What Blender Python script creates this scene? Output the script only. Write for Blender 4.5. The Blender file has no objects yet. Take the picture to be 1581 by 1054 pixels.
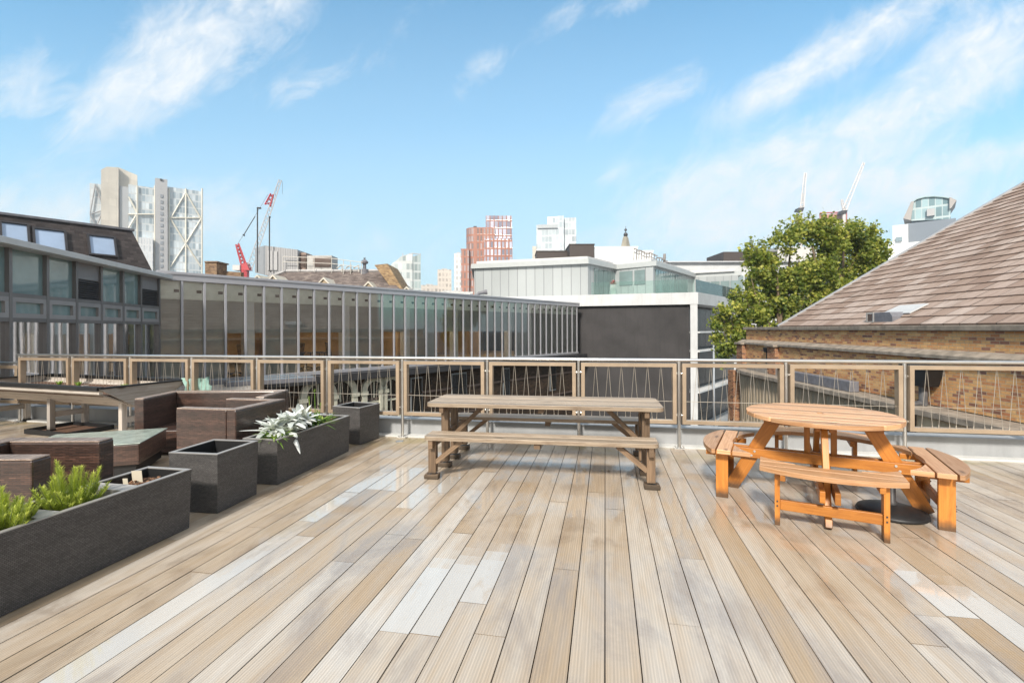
import bpy, math, random
from mathutils import Vector, Matrix
random.seed(7)
S = bpy.context.scene
COL = S.collection
R = math.radians
PI = math.pi

# ------------------------------------------------------------------ camera
F, EYE, HV, RHO, CU = 746.6, 1.5, 508.0, 0.004, 790.5
cam_d = bpy.data.cameras.new('camera'); cam = bpy.data.objects.new('camera', cam_d); COL.objects.link(cam)
cam.location = (0, 0, EYE); cam.rotation_euler = (R(90), RHO, 0)
cam_d.sensor_width = 36.0; cam_d.lens = 36.0*F/1581; cam_d.shift_y = -(527-HV)/1581
cam_d.clip_start = 0.05; cam_d.clip_end = 6000
S.camera = cam

def T(u, v):
    return ((u-CU)+RHO*(HV-v))/F, ((HV-v)-RHO*(u-CU))/F
def W(u, v, Y):
    a, b = T(u, v); return Vector((a*Y, Y, EYE+b*Y))
def G(u, v, z=0.0):
    a, b = T(u, v); Y = (z-EYE)/b; return Vector((a*Y, Y, z))
def XU(u, Y): return (u-CU)/F*Y
def ZV(v, Y, u=CU): return EYE+T(u, v)[1]*Y

# ------------------------------------------------------------------ materials
MATS = {}
class NT:
    def __init__(s, m):
        s.t = m.node_tree; s.n = s.t.nodes; s.l = s.t.links
    def new(s, typ, **kw):
        n = s.n.new(typ)
        for k, v in kw.items(): setattr(n, k, v)
        return n
    def link(s, a, b): s.l.new(a, b)
    def set(s, sock, val):
        if hasattr(val, 'links') or hasattr(val, 'is_output'): s.l.new(val, sock)
        else: sock.default_value = val
    def math(s, op, a, b=0.0, c=None, clamp=False):
        n = s.new('ShaderNodeMath', operation=op, use_clamp=clamp)
        s.set(n.inputs[0], a); s.set(n.inputs[1], b)
        if c is not None: s.set(n.inputs[2], c)
        return n.outputs[0]
    def mix(s, f, a, b, mode='MIX'):
        n = s.new('ShaderNodeMix', data_type='RGBA', blend_type=mode)
        s.set(n.inputs[0], f)
        for i, x in ((6, a), (7, b)):
            if isinstance(x, (tuple, list)): x = (x[0], x[1], x[2], 1)
            s.set(n.inputs[i], x)
        return n.outputs[2]
    def noise(s, vec, scale, detail=4, rough=0.55, dist=0.0):
        n = s.new('ShaderNodeTexNoise'); n.inputs['Scale'].default_value = scale
        n.inputs['Detail'].default_value = detail; n.inputs['Roughness'].default_value = rough
        n.inputs['Distortion'].default_value = dist
        if vec is not None: s.link(vec, n.inputs['Vector'])
        return n.outputs['Fac']
    def ramp(s, fac, stops, interp='LINEAR'):
        n = s.new('ShaderNodeValToRGB'); cr = n.color_ramp; cr.interpolation = interp
        while len(cr.elements) < len(stops): cr.elements.new(0.5)
        for e, (p, c) in zip(cr.elements, stops):
            e.position = p; e.color = (c[0], c[1], c[2], 1) if not isinstance(c, (int, float)) else (c, c, c, 1)
        s.link(fac, n.inputs[0]); return n.outputs[0]
    def mapping(s, vec, scale=(1,1,1), loc=(0,0,0), rot=(0,0,0)):
        n = s.new('ShaderNodeMapping'); n.inputs['Scale'].default_value = scale
        n.inputs['Location'].default_value = loc; n.inputs['Rotation'].default_value = rot
        s.link(vec, n.inputs['Vector']); return n.outputs[0]
    def sep(s, vec):
        n = s.new('ShaderNodeSeparateXYZ'); s.link(vec, n.inputs[0]); return n.outputs
    def comb(s, x, y, z=0.0):
        n = s.new('ShaderNodeCombineXYZ'); s.set(n.inputs[0], x); s.set(n.inputs[1], y); s.set(n.inputs[2], z); return n.outputs[0]
    def white(s, vec):
        n = s.new('ShaderNodeTexWhiteNoise', noise_dimensions='3D'); s.link(vec, n.inputs['Vector']); return n.outputs['Value']
    def bump(s, h, strength=0.3, dist=0.01):
        n = s.new('ShaderNodeBump'); n.inputs['Strength'].default_value = strength; n.inputs['Distance'].default_value = dist
        s.link(h, n.inputs['Height']); return n.outputs[0]
    def attr(s, name):
        n = s.new('ShaderNodeAttribute', attribute_name=name); return n.outputs['Fac']

def newmat(name):
    m = bpy.data.materials.new(name); m.use_nodes = True
    t = NT(m); p = t.n['Principled BSDF']
    return m, t, p

def plain(name, col, rough=0.6, var=0.25, scale=3.0, bump=0.0, metal=0.0, spec=0.5, tone=0.15, bscale=None, streak=0.0):
    if name in MATS: return MATS[name]
    m, t, p = newmat(name)
    tc = t.new('ShaderNodeTexCoord').outputs['Object']
    n = t.noise(tc, scale, 6, 0.6)
    d = tuple(c*(1-var) for c in col); l = tuple(min(1, c*(1+var)) for c in col)
    c = t.ramp(n, [(0.3, d), (0.7, l)])
    if streak:
        n2 = t.noise(t.mapping(tc, (3, 3, 0.25)), 2.5, 5, 0.6)
        c = t.mix(t.math('MULTIPLY', t.ramp(n2, [(0.5, 0), (0.75, 1)]), streak), c, tuple(x*0.5 for x in col))
    if tone:
        a = t.attr('tone'); c = t.mix(1.0, c, t.ramp(a, [(0, 1-tone), (1, 1+0*tone)]), 'MULTIPLY')
    t.link(c, p.inputs['Base Color'])
    p.inputs['Roughness'].default_value = rough; p.inputs['Metallic'].default_value = metal
    p.inputs['Specular IOR Level'].default_value = spec
    if bump:
        t.link(t.bump(t.noise(tc, bscale or scale*8, 6, 0.65), bump, 0.01), p.inputs['Normal'])
    MATS[name] = m; return m

def wood(name, c0, c1, dirt, rough=0.55, grain=60, spec=0.4, endc=None):
    if name in MATS: return MATS[name]
    m, t, p = newmat(name)
    uv = t.new('ShaderNodeUVMap').outputs[0]
    g = t.noise(t.mapping(uv, (1.2, grain, 1)), 1.6, 6, 0.65, 0.6)
    g2 = t.noise(t.mapping(uv, (2.0, 9, 1)), 1.3, 4, 0.6, 1.2)
    a = t.attr('tone')
    c = t.mix(t.ramp(g, [(0.32, 0), (0.68, 1)]), c0, c1)
    c = t.mix(t.math('MULTIPLY', t.ramp(g2, [(0.48, 0), (0.72, 1)]), 0.55), c, dirt)
    # knots
    vo = t.new('ShaderNodeTexVoronoi'); vo.inputs['Scale'].default_value = 1.0
    t.link(t.mapping(uv, (2.3, 8.0, 1)), vo.inputs['Vector'])
    k = t.ramp(vo.outputs['Distance'], [(0.07, 1), (0.17, 0)])
    c = t.mix(t.math('MULTIPLY', k, 0.9), c, tuple(x*0.35 for x in dirt))
    c = t.mix(1.0, c, t.ramp(a, [(0, 0.60), (1, 1.06)]), 'MULTIPLY')
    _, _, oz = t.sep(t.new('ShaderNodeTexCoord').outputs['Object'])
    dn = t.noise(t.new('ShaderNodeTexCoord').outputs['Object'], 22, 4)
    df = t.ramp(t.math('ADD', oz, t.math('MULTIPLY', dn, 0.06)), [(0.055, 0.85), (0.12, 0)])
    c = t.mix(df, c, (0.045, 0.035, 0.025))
    t.link(c, p.inputs['Base Color']); p.inputs['Roughness'].default_value = rough
    p.inputs['Specular IOR Level'].default_value = spec
    t.link(t.bump(g, 0.35, 0.004), p.inputs['Normal'])
    MATS[name] = m; return m

def weave(name, c0, c1, w, h, rough=0.45, bump=0.8, coat=0.0):
    if name in MATS: return MATS[name]
    m, t, p = newmat(name)
    uv = t.new('ShaderNodeUVMap').outputs[0]
    b = t.new('ShaderNodeTexBrick'); b.offset = 0.5
    b.inputs['Scale'].default_value = 1.0; b.inputs['Brick Width'].default_value = w; b.inputs['Row Height'].default_value = h
    b.inputs['Mortar Size'].default_value = h*0.16; b.inputs['Mortar Smooth'].default_value = 0.6
    b.inputs['Color1'].default_value = (*c0, 1); b.inputs['Color2'].default_value = (*c1, 1); b.inputs['Mortar'].default_value = (c0[0]*.35, c0[1]*.35, c0[2]*.35, 1)
    t.link(uv, b.inputs['Vector'])
    n = t.noise(t.mapping(uv, (1, 6, 1)), 3, 4)
    c = t.mix(1.0, b.outputs['Color'], t.ramp(n, [(0.3, 0.75), (0.7, 1.15)]), 'MULTIPLY')
    if coat:
        _, vy, _ = t.sep(uv); rw = t.white(t.comb(t.math('FLOOR', t.math('DIVIDE', vy, h*2.2)), 3.0))
        c = t.mix(1.0, c, t.ramp(rw, [(0.1, 0.62), (0.9, 1.25)]), 'MULTIPLY')
    t.link(c, p.inputs['Base Color']); p.inputs['Roughness'].default_value = rough
    p.inputs['Coat Weight'].default_value = coat; p.inputs['Coat Roughness'].default_value = 0.22
    inv = t.math('SUBTRACT', 1.0, b.outputs['Fac'])
    t.link(t.bump(inv, bump, 0.004), p.inputs['Normal'])
    MATS[name] = m; return m

def grid(name, glass, frame, cw, ch, lw, lh, rough=0.08, var=0.35, frame_rough=0.5, spec=0.8, pale=None):
    """curtain wall: panes cw x ch metres, bars lw / lh metres wide"""
    if name in MATS: return MATS[name]
    m, t, p = newmat(name)
    uv = t.new('ShaderNodeUVMap').outputs[0]
    x, y, _ = t.sep(uv)
    fx = t.math('FRACT', t.math('DIVIDE', x, cw)); fy = t.math('FRACT', t.math('DIVIDE', y, ch))
    bx = t.math('LESS_THAN', fx, lw/cw); by = t.math('LESS_THAN', fy, lh/ch)
    fr = t.math('MAXIMUM', bx, by)
    cell = t.comb(t.math('FLOOR', t.math('DIVIDE', x, cw)), t.math('FLOOR', t.math('DIVIDE', y, ch)))
    r = t.white(cell)
    hi = pale or tuple(min(1, c*(1+var)+0.05*var) for c in glass)
    g = t.mix(t.ramp(r, [(0.2, 0), (0.95, 1)]), tuple(c*(1-var) for c in glass), hi)
    n = t.noise(t.mapping(uv, (0.6, 0.6, 1)), 0.15, 3)
    g = t.mix(1.0, g, t.ramp(n, [(0.3, 0.85), (0.7, 1.15)]), 'MULTIPLY')
    c = t.mix(fr, g, frame)
    t.link(c, p.inputs['Base Color'])
    t.link(t.math('ADD', t.math('MULTIPLY', fr, frame_rough-rough), rough), p.inputs['Roughness'])
    p.inputs['Specular IOR Level'].default_value = spec
    t.link(t.bump(fr, 0.5, 0.03), p.inputs['Normal'])
    MATS[name] = m; return m

def brick(name, stops, mortar, bw=0.225, bh=0.075, rough=0.85):
    if name in MATS: return MATS[name]
    m, t, p = newmat(name)
    uv = t.new('ShaderNodeUVMap').outputs[0]
    b = t.new('ShaderNodeTexBrick'); b.offset = 0.5
    b.inputs['Scale'].default_value = 1.0; b.inputs['Brick Width'].default_value = bw; b.inputs['Row Height'].default_value = bh
    b.inputs['Mortar Size'].default_value = 0.006; b.inputs['Mortar Smooth'].default_value = 0.2
    b.inputs['Color1'].default_value = (0, 0, 0, 1); b.inputs['Color2'].default_value = (1, 1, 1, 1); b.inputs['Mortar'].default_value = (0.5, 0.5, 0.5, 1)
    b.inputs['Bias'].default_value = 0.0
    t.link(uv, b.inputs['Vector'])
    c = t.ramp(b.outputs['Color'], stops)
    n = t.noise(uv, 14, 5, 0.7); n2 = t.noise(t.mapping(uv, (0.5, 0.9, 1)), 0.9, 5, 0.65)
    c = t.mix(1.0, c, t.ramp(n, [(0.3, 0.78), (0.7, 1.12)]), 'MULTIPLY')
    c = t.mix(1.0, c, t.ramp(n2, [(0.32, 0.7), (0.62, 1.05)]), 'MULTIPLY')
    c = t.mix(b.outputs['Fac'], c, mortar)
    t.link(c, p.inputs['Base Color']); p.inputs['Roughness'].default_value = rough; p.inputs['Specular IOR Level'].default_value = 0.2
    h = t.math('ADD', t.math('MULTIPLY', b.outputs['Fac'], -1.0), t.math('MULTIPLY', n, 0.5))
    t.link(t.bump(h, 0.7, 0.01), p.inputs['Normal'])
    MATS[name] = m; return m

def leafmat(name, stops, trans=0.35, rough=0.5):
    if name in MATS: return MATS[name]
    m, t, p = newmat(name)
    a = t.attr('tone'); c = t.ramp(a, stops)
    t.link(c, p.inputs['Base Color']); p.inputs['Roughness'].default_value = rough; p.inputs['Specular IOR Level'].default_value = 0.35
    tr = t.new('ShaderNodeBsdfTranslucent'); t.link(t.mix(1.0, c, (1.15, 1.2, 0.7), 'MULTIPLY'), tr.inputs['Color'])
    mx = t.new('ShaderNodeMixShader'); mx.inputs[0].default_value = trans
    t.link(p.outputs[0], mx.inputs[1]); t.link(tr.outputs[0], mx.inputs[2])
    t.link(mx.outputs[0], t.n['Material Output'].inputs['Surface'])
    MATS[name] = m; return m

def glass(name, tint=(0.8, 0.88, 0.86), refl=0.12, rough=0.02):
    if name in MATS: return MATS[name]
    m, t, p = newmat(name)
    lw = t.new('ShaderNodeLayerWeight'); lw.inputs['Blend'].default_value = 0.35
    f = t.math('ADD', t.math('MULTIPLY', lw.outputs['Fresnel'], 0.9), refl, clamp=True)
    tr = t.new('ShaderNodeBsdfTransparent'); tr.inputs['Color'].default_value = (*tint, 1)
    gl = t.new('ShaderNodeBsdfGlossy'); gl.inputs['Roughness'].default_value = rough
    tc = t.new('ShaderNodeTexCoord').outputs['Object']
    t.link(t.bump(t.noise(tc, 0.8, 2), 0.06, 0.02), gl.inputs['Normal'])
    mx = t.new('ShaderNodeMixShader'); t.link(f, mx.inputs[0]); t.link(tr.outputs[0], mx.inputs[1]); t.link(gl.outputs[0], mx.inputs[2])
    t.link(mx.outputs[0], t.n['Material Output'].inputs['Surface'])
    MATS[name] = m; return m

def emit(name, col, st):
    if name in MATS: return MATS[name]
    m, t, p = newmat(name); p.inputs['Base Color'].default_value = (*col, 1)
    p.inputs['Emission Color'].default_value = (*col, 1); p.inputs['Emission Strength'].default_value = st
    MATS[name] = m; return m

# ------------------------------------------------------------------ mesh builder
class MB:
    def __init__(s):
        s.v = []; s.f = []; s.uv = []; s.tn = []; s.sm = []
    def face(s, pts, uv=None, tone=None, smooth=False):
        pts = [Vector(p) for p in pts]
        i = len(s.v); s.v += pts; s.f.append(tuple(range(i, i+len(pts))))
        if uv is None: uv = s.planar(pts)
        s.uv.append(uv); s.tn.append(random.random() if tone is None else tone); s.sm.append(smooth)
    @staticmethod
    def planar(pts):
        n = Vector((0, 0, 0))
        for a in range(1, len(pts)-1): n += (pts[a]-pts[0]).cross(pts[a+1]-pts[0])
        if n.length < 1e-12: return [(0, 0)]*len(pts)
        n.normalize()
        if abs(n.z) > 0.95: return [(p.x, p.y) for p in pts]
        h = Vector((-n.y, n.x, 0)).normalized(); w = n.cross(h)
        if w.z < 0: w = -w
        return [(p.dot(h), p.dot(w)) for p in pts]
    def obox(s, c, ax, ay, az, hs, tone=None, grain=True, off=None):
        """oriented box; ax ay az unit vectors, hs half sizes"""
        c = Vector(c); tone = random.random() if tone is None else tone
        A = [Vector(ax)*hs[0], Vector(ay)*hs[1], Vector(az)*hs[2]]
        P = {}
        for i in (-1, 1):
            for j in (-1, 1):
                for k in (-1, 1): P[(i, j, k)] = c+A[0]*i+A[1]*j+A[2]*k
        L = max(range(3), key=lambda q: hs[q]); o = random.random()*37 if off is None else off
        for d in range(3):
            e, g = [q for q in range(3) if q != d]
            for sg in (-1, 1):
                q = []
                for (x, y) in ((-1, -1), (1, -1), (1, 1), (-1, 1)):
                    k = [0, 0, 0]; k[d] = sg; k[e] = x; k[g] = y; q.append(tuple(k))
                if (d in (0, 2)) == (sg < 0): q.reverse()
                pts = [P[k] for k in q]
                if grain:
                    if d == L: uv = [(k[e]*hs[e]*0.2+o, k[g]*hs[g]+o) for k in q]
                    else:
                        w = e if g == L else g
                        uv = [(k[L]*hs[L]+o, k[w]*hs[w]+o*1.7+d) for k in q]
                else: uv = None
                s.face(pts, uv, tone)
    def box(s, c, size, rz=0.0, tone=None, grain=False):
        ca, sa = math.cos(rz), math.sin(rz)
        s.obox(c, (ca, sa, 0), (-sa, ca, 0), (0, 0, 1), [x/2 for x in size], tone, grain)
    def bb(s, a, b, tone=None, grain=False):
        a = Vector(a); b = Vector(b); s.box((a+b)/2, [abs(x) for x in (b-a)], 0, tone, grain)
    def beam(s, p, q, w, h, up=(0, 0, 1), tone=None, off=None):
        p = Vector(p); q = Vector(q); d = q-p; L = d.length; x = d/L
        y = Vector(up).cross(x)
        if y.length < 1e-6: y = Vector((0, 1, 0)).cross(x)
        y.normalize(); z = x.cross(y)
        s.obox((p+q)/2, x, y, z, (L/2, w/2, h/2), tone, True, off)
    def tube(s, pts, r, n=8, smooth=True, cap=True, tone=None):
        pts = [Vector(p) for p in pts]; m = len(pts)
        if not isinstance(r, (list, tuple)): r = [r]*m
        tone = random.random() if tone is None else tone
        rings = []; prev = None; L = 0; Ls = []
        for i, p in enumerate(pts):
            if i: L += (p-pts[i-1]).length
            Ls.append(L)
            d = (pts[min(i+1, m-1)]-pts[max(i-1, 0)]).normalized()
            if prev is None:
                u = d.cross(Vector((0, 0, 1)))
                if u.length < 1e-3: u = d.cross(Vector((1, 0, 0)))
            else: u = prev-d*prev.dot(d)
            u.normalize(); prev = u; w = d.cross(u)
            rings.append([p+(u*math.cos(2*PI*k/n)+w*math.sin(2*PI*k/n))*r[i] for k in range(n)])
        for i in range(m-1):
            for k in range(n):
                k2 = (k+1) % n
                s.face([rings[i][k], rings[i][k2], rings[i+1][k2], rings[i+1][k]],
                       [(Ls[i], k*r[i]), (Ls[i], (k+1)*r[i]), (Ls[i+1], (k+1)*r[i]), (Ls[i+1], k*r[i])], tone, smooth)
        if cap:
            s.face(list(reversed(rings[0])), None, tone); s.face(rings[-1], None, tone)
    def lathe(s, prof, n=24, c=(0, 0, 0), smooth=True, tone=0.5):
        c = Vector(c)
        ring = lambda r, z: [c+Vector((r*math.cos(2*PI*k/n), r*math.sin(2*PI*k/n), z)) for k in range(n)]
        rs = [ring(max(r, 1e-4), z) for r, z in prof]
        for a, b in zip(rs[:-1], rs[1:]):
            for k in range(n): s.face([a[k], a[(k+1) % n], b[(k+1) % n], b[k]], None, tone, smooth)
    def prism(s, poly, z0, z1, tone=None, grain=False, top=None):
        """poly: list of (x, y) counter-clockwise; extruded in z"""
        tone = random.random() if tone is None else tone; o = random.random()*20
        b = [Vector((x, y, z0)) for x, y in poly]; t = [Vector((x, y, z1)) for x, y in poly]
        uv = [(x+o, y+o) for x, y in poly] if grain else None
        s.face(t, uv, tone); s.face(list(reversed(b)), list(reversed(uv)) if uv else None, tone)
        n = len(poly)
        for i in range(n):
            j = (i+1) % n
            u = [(b[i].x+o, 0), (b[j].x+o, 0), (b[j].x+o, z1-z0), (b[i].x+o, z1-z0)] if grain else None
            s.face([b[i], b[j], t[j], t[i]], u, tone)
    def extr(s, poly, dvec, tone=None):
        """polygon of 3D points pushed along dvec"""
        tone = random.random() if tone is None else tone
        a = [Vector(p) for p in poly]; d = Vector(dvec); b = [p+d for p in a]; n = len(a)
        s.face(a, None, tone); s.face(list(reversed(b)), None, tone)
        for i in range(n): s.face([a[i], b[i], b[(i+1) % n], a[(i+1) % n]], None, tone)
    def blade(s, p, d, bend, L, w, segs=4, fold=0.25, tone=None, tip=0.15, wide=0.45):
        """leaf: strip starting at p along d, bending by vector bend"""
        p = Vector(p); d = Vector(d).normalized(); bend = Vector(bend); tone = random.random() if tone is None else tone
        side = d.cross(Vector((0, 0, 1)))
        if side.length < 1e-3: side = Vector((1, 0, 0))
        side.normalize(); rows = []
        for i in range(segs+1):
            t = i/segs; c = p+d*(L*t)+bend*(t*t*L)
            ww = w*0.5*(math.sin(PI*min(1, max(0.0, (t*(1-tip)+tip*0.6)))**(0.8 if wide < .5 else .5)) if t < 1 else 0.05)
            up = (d+bend*2*t).normalized().cross(side); 
            rows.append((c-side*ww-up*ww*fold*-1, c, c+side*ww+up*ww*fold))
        for a, b in zip(rows[:-1], rows[1:]):
            s.face([a[0], a[1], b[1], b[0]], [(0, 0), (.1, 0), (.1, .1), (0, .1)], tone, True)
            s.face([a[1], a[2], b[2], b[1]], [(0, 0), (.1, 0), (.1, .1), (0, .1)], tone, True)
    def build(s, name, mat, parent=None, world=False, bevel=0.0, weld=False, seg=2):
        me = bpy.data.meshes.new(name); off = Vector((0, 0, 0))
        if parent is not None and world:
            off = parent.location.copy(); q = parent
            while q.parent: q = q.parent; off += q.location
        me.from_pydata([tuple(p-off) for p in s.v], [], s.f)
        uvl = me.uv_layers.new(name='UVMap'); k = 0
        for u in s.uv:
            for c in u: uvl.data[k].uv = c; k += 1
        at = me.attributes.new('tone', 'FLOAT', 'FACE'); at.data.foreach_set('value', s.tn)
        me.polygons.foreach_set('use_smooth', s.sm)
        me.materials.append(mat)
        if weld:
            import bmesh
            bm = bmesh.new(); bm.from_mesh(me); bmesh.ops.remove_doubles(bm, verts=bm.verts, dist=1e-5); bm.to_mesh(me); bm.free()
        o = bpy.data.objects.new(name, me); COL.objects.link(o)
        if parent is not None: o.parent = parent
        if bevel:
            b = o.modifiers.new('bevel', 'BEVEL'); b.width = bevel; b.segments = seg; b.limit_method = 'ANGLE'
            w = o.modifiers.new('weld', 'WELD'); w.merge_threshold = 0.0002
            o.modifiers.move(1, 0)
        return o

def tag(o, label=None, cat=None, group=None, kind=None):
    if label: o['label'] = label
    if cat: o['category'] = cat
    if group: o['group'] = group
    if kind: o['kind'] = kind
    return o
def root(name, label, cat, loc=(0, 0, 0), rz=0.0, group=None):
    o = bpy.data.objects.new(name, None); COL.objects.link(o); o.location = loc; o.rotation_euler = (0, 0, rz)
    o.empty_display_size = 0.2
    return tag(o, label, cat, group)
def struct(mb, name, mat, kind='structure', **kw):
    o = mb.build(name, mat, **kw); o['kind'] = kind; return o
def kids(o): return [c for c in list(COL.objects) if c.parent == o]
def copy_tree(o, parent=None):
    c = o.copy(); COL.objects.link(c)
    if parent is not None: c.parent = parent
    for ch in kids(o): copy_tree(ch, c)
    return c

# ------------------------------------------------------------------ shared materials
m_steel = plain('brushed steel', (0.62, 0.61, 0.59), 0.28, 0.08, 8, 0.03, 0.9, tone=0)
m_frame = plain('champagne metal', (0.41, 0.315, 0.225), 0.36, 0.14, 4, 0.02, 0.3, tone=0.1)
m_wire = plain('wire steel', (0.55, 0.50, 0.43), 0.35, 0.05, 8, 0, 0.7, tone=0)
m_fascia = plain('off white render', (0.56, 0.57, 0.58), 0.6, 0.08, 1.0, 0.04, tone=0.06, streak=0.25)
m_white = plain('white paint', (0.74, 0.75, 0.75), 0.6, 0.06, 1.5, 0.04, tone=0.06, streak=0.12)
m_concrete = plain('pale concrete', (0.50, 0.49, 0.47), 0.85, 0.15, 2, 0.15)
m_kerb = plain('grey coated upstand', (0.36, 0.37, 0.38), 0.55, 0.12, 2.5, 0.05, streak=0.25)
m_black = plain('black plastic', (0.012, 0.012, 0.013), 0.5, 0.2, 6, 0.04)
m_dark = plain('dark metal', (0.045, 0.043, 0.045), 0.5, 0.15, 4)
m_grey = plain('grey aluminium', (0.43, 0.43, 0.46), 0.42, 0.06, 2, 0, 0.35, tone=0.05)
m_lead = plain('lead sheet', (0.16, 0.16, 0.18), 0.6, 0.25, 5, 0.1)
m_oldwood = wood('weathered brown wood', (0.14, 0.088, 0.052), (0.28, 0.19, 0.12), (0.09, 0.056, 0.035), 0.5, 55)
m_oldtop = wood('sun bleached wood', (0.29, 0.215, 0.15), (0.52, 0.42, 0.315), (0.17, 0.11, 0.07), 0.42, 55)
m_orange = wood('orange stained pine', (0.42, 0.15, 0.022), (0.58, 0.23, 0.045), (0.28, 0.085, 0.014), 0.42, 40)
m_orangetop = wood('worn pine boards', (0.50, 0.245, 0.105), (0.74, 0.46, 0.265), (0.42, 0.17, 0.055), 0.36, 45)
m_greywood = wood('silvered softwood', (0.38, 0.33, 0.28), (0.60, 0.555, 0.51), (0.30, 0.24, 0.19), 0.7, 50)
m_wicker = weave('brown wicker', (0.050, 0.024, 0.016), (0.115, 0.058, 0.040), 0.05, 0.012, 0.4, 0.6, 0.9)
m_planter = weave('charcoal weave', (0.070, 0.066, 0.065), (0.115, 0.108, 0.106), 0.018, 0.010, 0.5, 0.7)
m_rim = plain('planter rim', (0.30, 0.29, 0.28), 0.4, 0.1, 6)
m_soil = plain('bark soil', (0.14, 0.075, 0.045), 0.9, 0.6, 60, 0.9, bscale=90)
m_slate = plain('dark slate', (0.050, 0.042, 0.044), 0.6, 0.35, 3, 0.2, tone=0.4)
m_bark = plain('grey brown bark', (0.16, 0.115, 0.075), 0.9, 0.35, 4, 0.4)
m_gravel = plain('gravel', (0.42, 0.38, 0.34), 0.9, 0.6, 26, 1.0, bscale=30)
m_stone = plain('weathered stone coping', (0.27, 0.225, 0.18), 0.85, 0.4, 4, 0.5)
m_paleglass = glass('clear glass', (0.86, 0.93, 0.91), 0.08)
m_winglass = glass('office glass', (0.92, 0.95, 0.94), 0.10)
m_green_glass = glass('balustrade glass', (0.84, 0.94, 0.91), 0.03)
m_skyglass = plain('sky painted glass', (0.21, 0.30, 0.295), 0.04, 0.2, 0.8, 0.0, 0.0, 1.0)  # bright teal sky reflection is put into this base colour
m_blackglass = plain('black window glass', (0.012, 0.012, 0.012), 0.08, 0.3, 1.0, 0, 0, 0.6)

# ------------------------------------------------------------------ deck
A = math.atan(144.0/F)
DB = Vector((math.sin(A), math.cos(A), 0)); DR = Vector((math.cos(A), -math.sin(A), 0))
RO = Vector((-1.53, 6.73, 0)); RB = RO.dot(DB)     # the railing's line is DB-coordinate RB
def deckmat():
    m, t, p = newmat('wet hardwood decking')
    uv = t.new('ShaderNodeUVMap').outputs[0]
    tc = t.new('ShaderNodeTexCoord').outputs['Object']
    a = t.attr('tone'); film_glare = t.attr('film_glare')
    g = t.noise(t.mapping(uv, (0.9, 70, 1)), 1.5, 6, 0.7, 0.5)
    g2 = t.noise(t.mapping(uv, (0.7, 5, 1)), 1.4, 5, 0.6, 0.8)
    base = t.ramp(a, [(0.0, (0.41, 0.30, 0.19)), (0.35, (0.48, 0.385, 0.285)), (0.7, (0.545, 0.475, 0.395)), (1.0, (0.59, 0.54, 0.48))])
    c = t.mix(1.0, base, t.ramp(g, [(0.28, 0.78), (0.72, 1.10)]), 'MULTIPLY')
    c = t.mix(t.math('MULTIPLY', t.ramp(g2, [(0.42, 0), (0.72, 1)]), 0.55), c, (0.36, 0.24, 0.125))
    # fine reeded grooves along the board
    x, y, _ = t.sep(uv)
    gr = t.math('SINE', t.math('MULTIPLY', y, 2*PI/0.0145))
    gm = t.ramp(gr, [(0.0, 0.80), (0.35, 1.0)])
    c = t.mix(0.8, c, t.mix(1.0, c, gm, 'MULTIPLY'))
    # damp patches and grey stains with their own shape
    rot = t.mapping(tc, (1, 1, 1), (0, 0, 0), (0, 0, A))
    st = t.noise(t.mapping(rot, (2.6, 1.0, 1)), 1.1, 7, 0.66, 0.6)
    c = t.mix(t.math('MULTIPLY', t.ramp(st, [(0.50, 0), (0.66, 1)]), 0.55), c, (0.25, 0.17, 0.105))
    st2 = t.noise(t.mapping(rot, (1.2, 0.5, 1), (5, 3, 0)), 0.9, 6, 0.62, 0.8)
    c = t.mix(t.math('MULTIPLY', t.ramp(st2, [(0.50, 0), (0.70, 1)]), 0.35), c, (0.52, 0.49, 0.46))
    mo = t.noise(t.mapping(rot, (0.8, 1.6, 1), (9, 1, 0)), 1.6, 5, 0.6, 0.5)
    sx, sy, _ = t.sep(t.mapping(rot, (1, 1, 1), (0, -RB, 0)))
    edge = t.ramp(t.math('ADD', sy, 1.0), [(0.35, 0), (0.95, 1)])
    c = t.mix(t.math('MULTIPLY', edge, t.math('MULTIPLY', t.ramp(mo, [(0.42, 0), (0.62, 1)]), 0.6)), c, (0.27, 0.22, 0.05))
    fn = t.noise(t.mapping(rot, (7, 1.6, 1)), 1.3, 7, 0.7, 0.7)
    film_glare = t.math('MULTIPLY', film_glare, t.ramp(t.math('ADD', fn, t.math('MULTIPLY', film_glare, 0.30)), [(0.54, 0), (0.74, 1)]))
    c = t.mix(t.math('MULTIPLY', film_glare, 0.55), c, (0.66, 0.63, 0.58))  # sky glare on the wet boards, painted pale into the base colour
    t.link(c, p.inputs['Base Color'])
    wet = t.ramp(st, [(0.40, 0), (0.62, 1)])
    wet2 = t.math('MAXIMUM', t.math('MULTIPLY', wet, 0.8), film_glare)
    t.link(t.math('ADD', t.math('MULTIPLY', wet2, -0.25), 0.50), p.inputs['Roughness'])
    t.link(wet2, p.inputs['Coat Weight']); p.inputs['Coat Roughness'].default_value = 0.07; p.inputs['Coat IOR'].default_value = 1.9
    t.link(t.bump(t.math('ADD', t.math('MULTIPLY', gr, 0.35), g), 0.35, 0.003), p.inputs['Normal'])
    return m
m_deck = deckmat()
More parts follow.
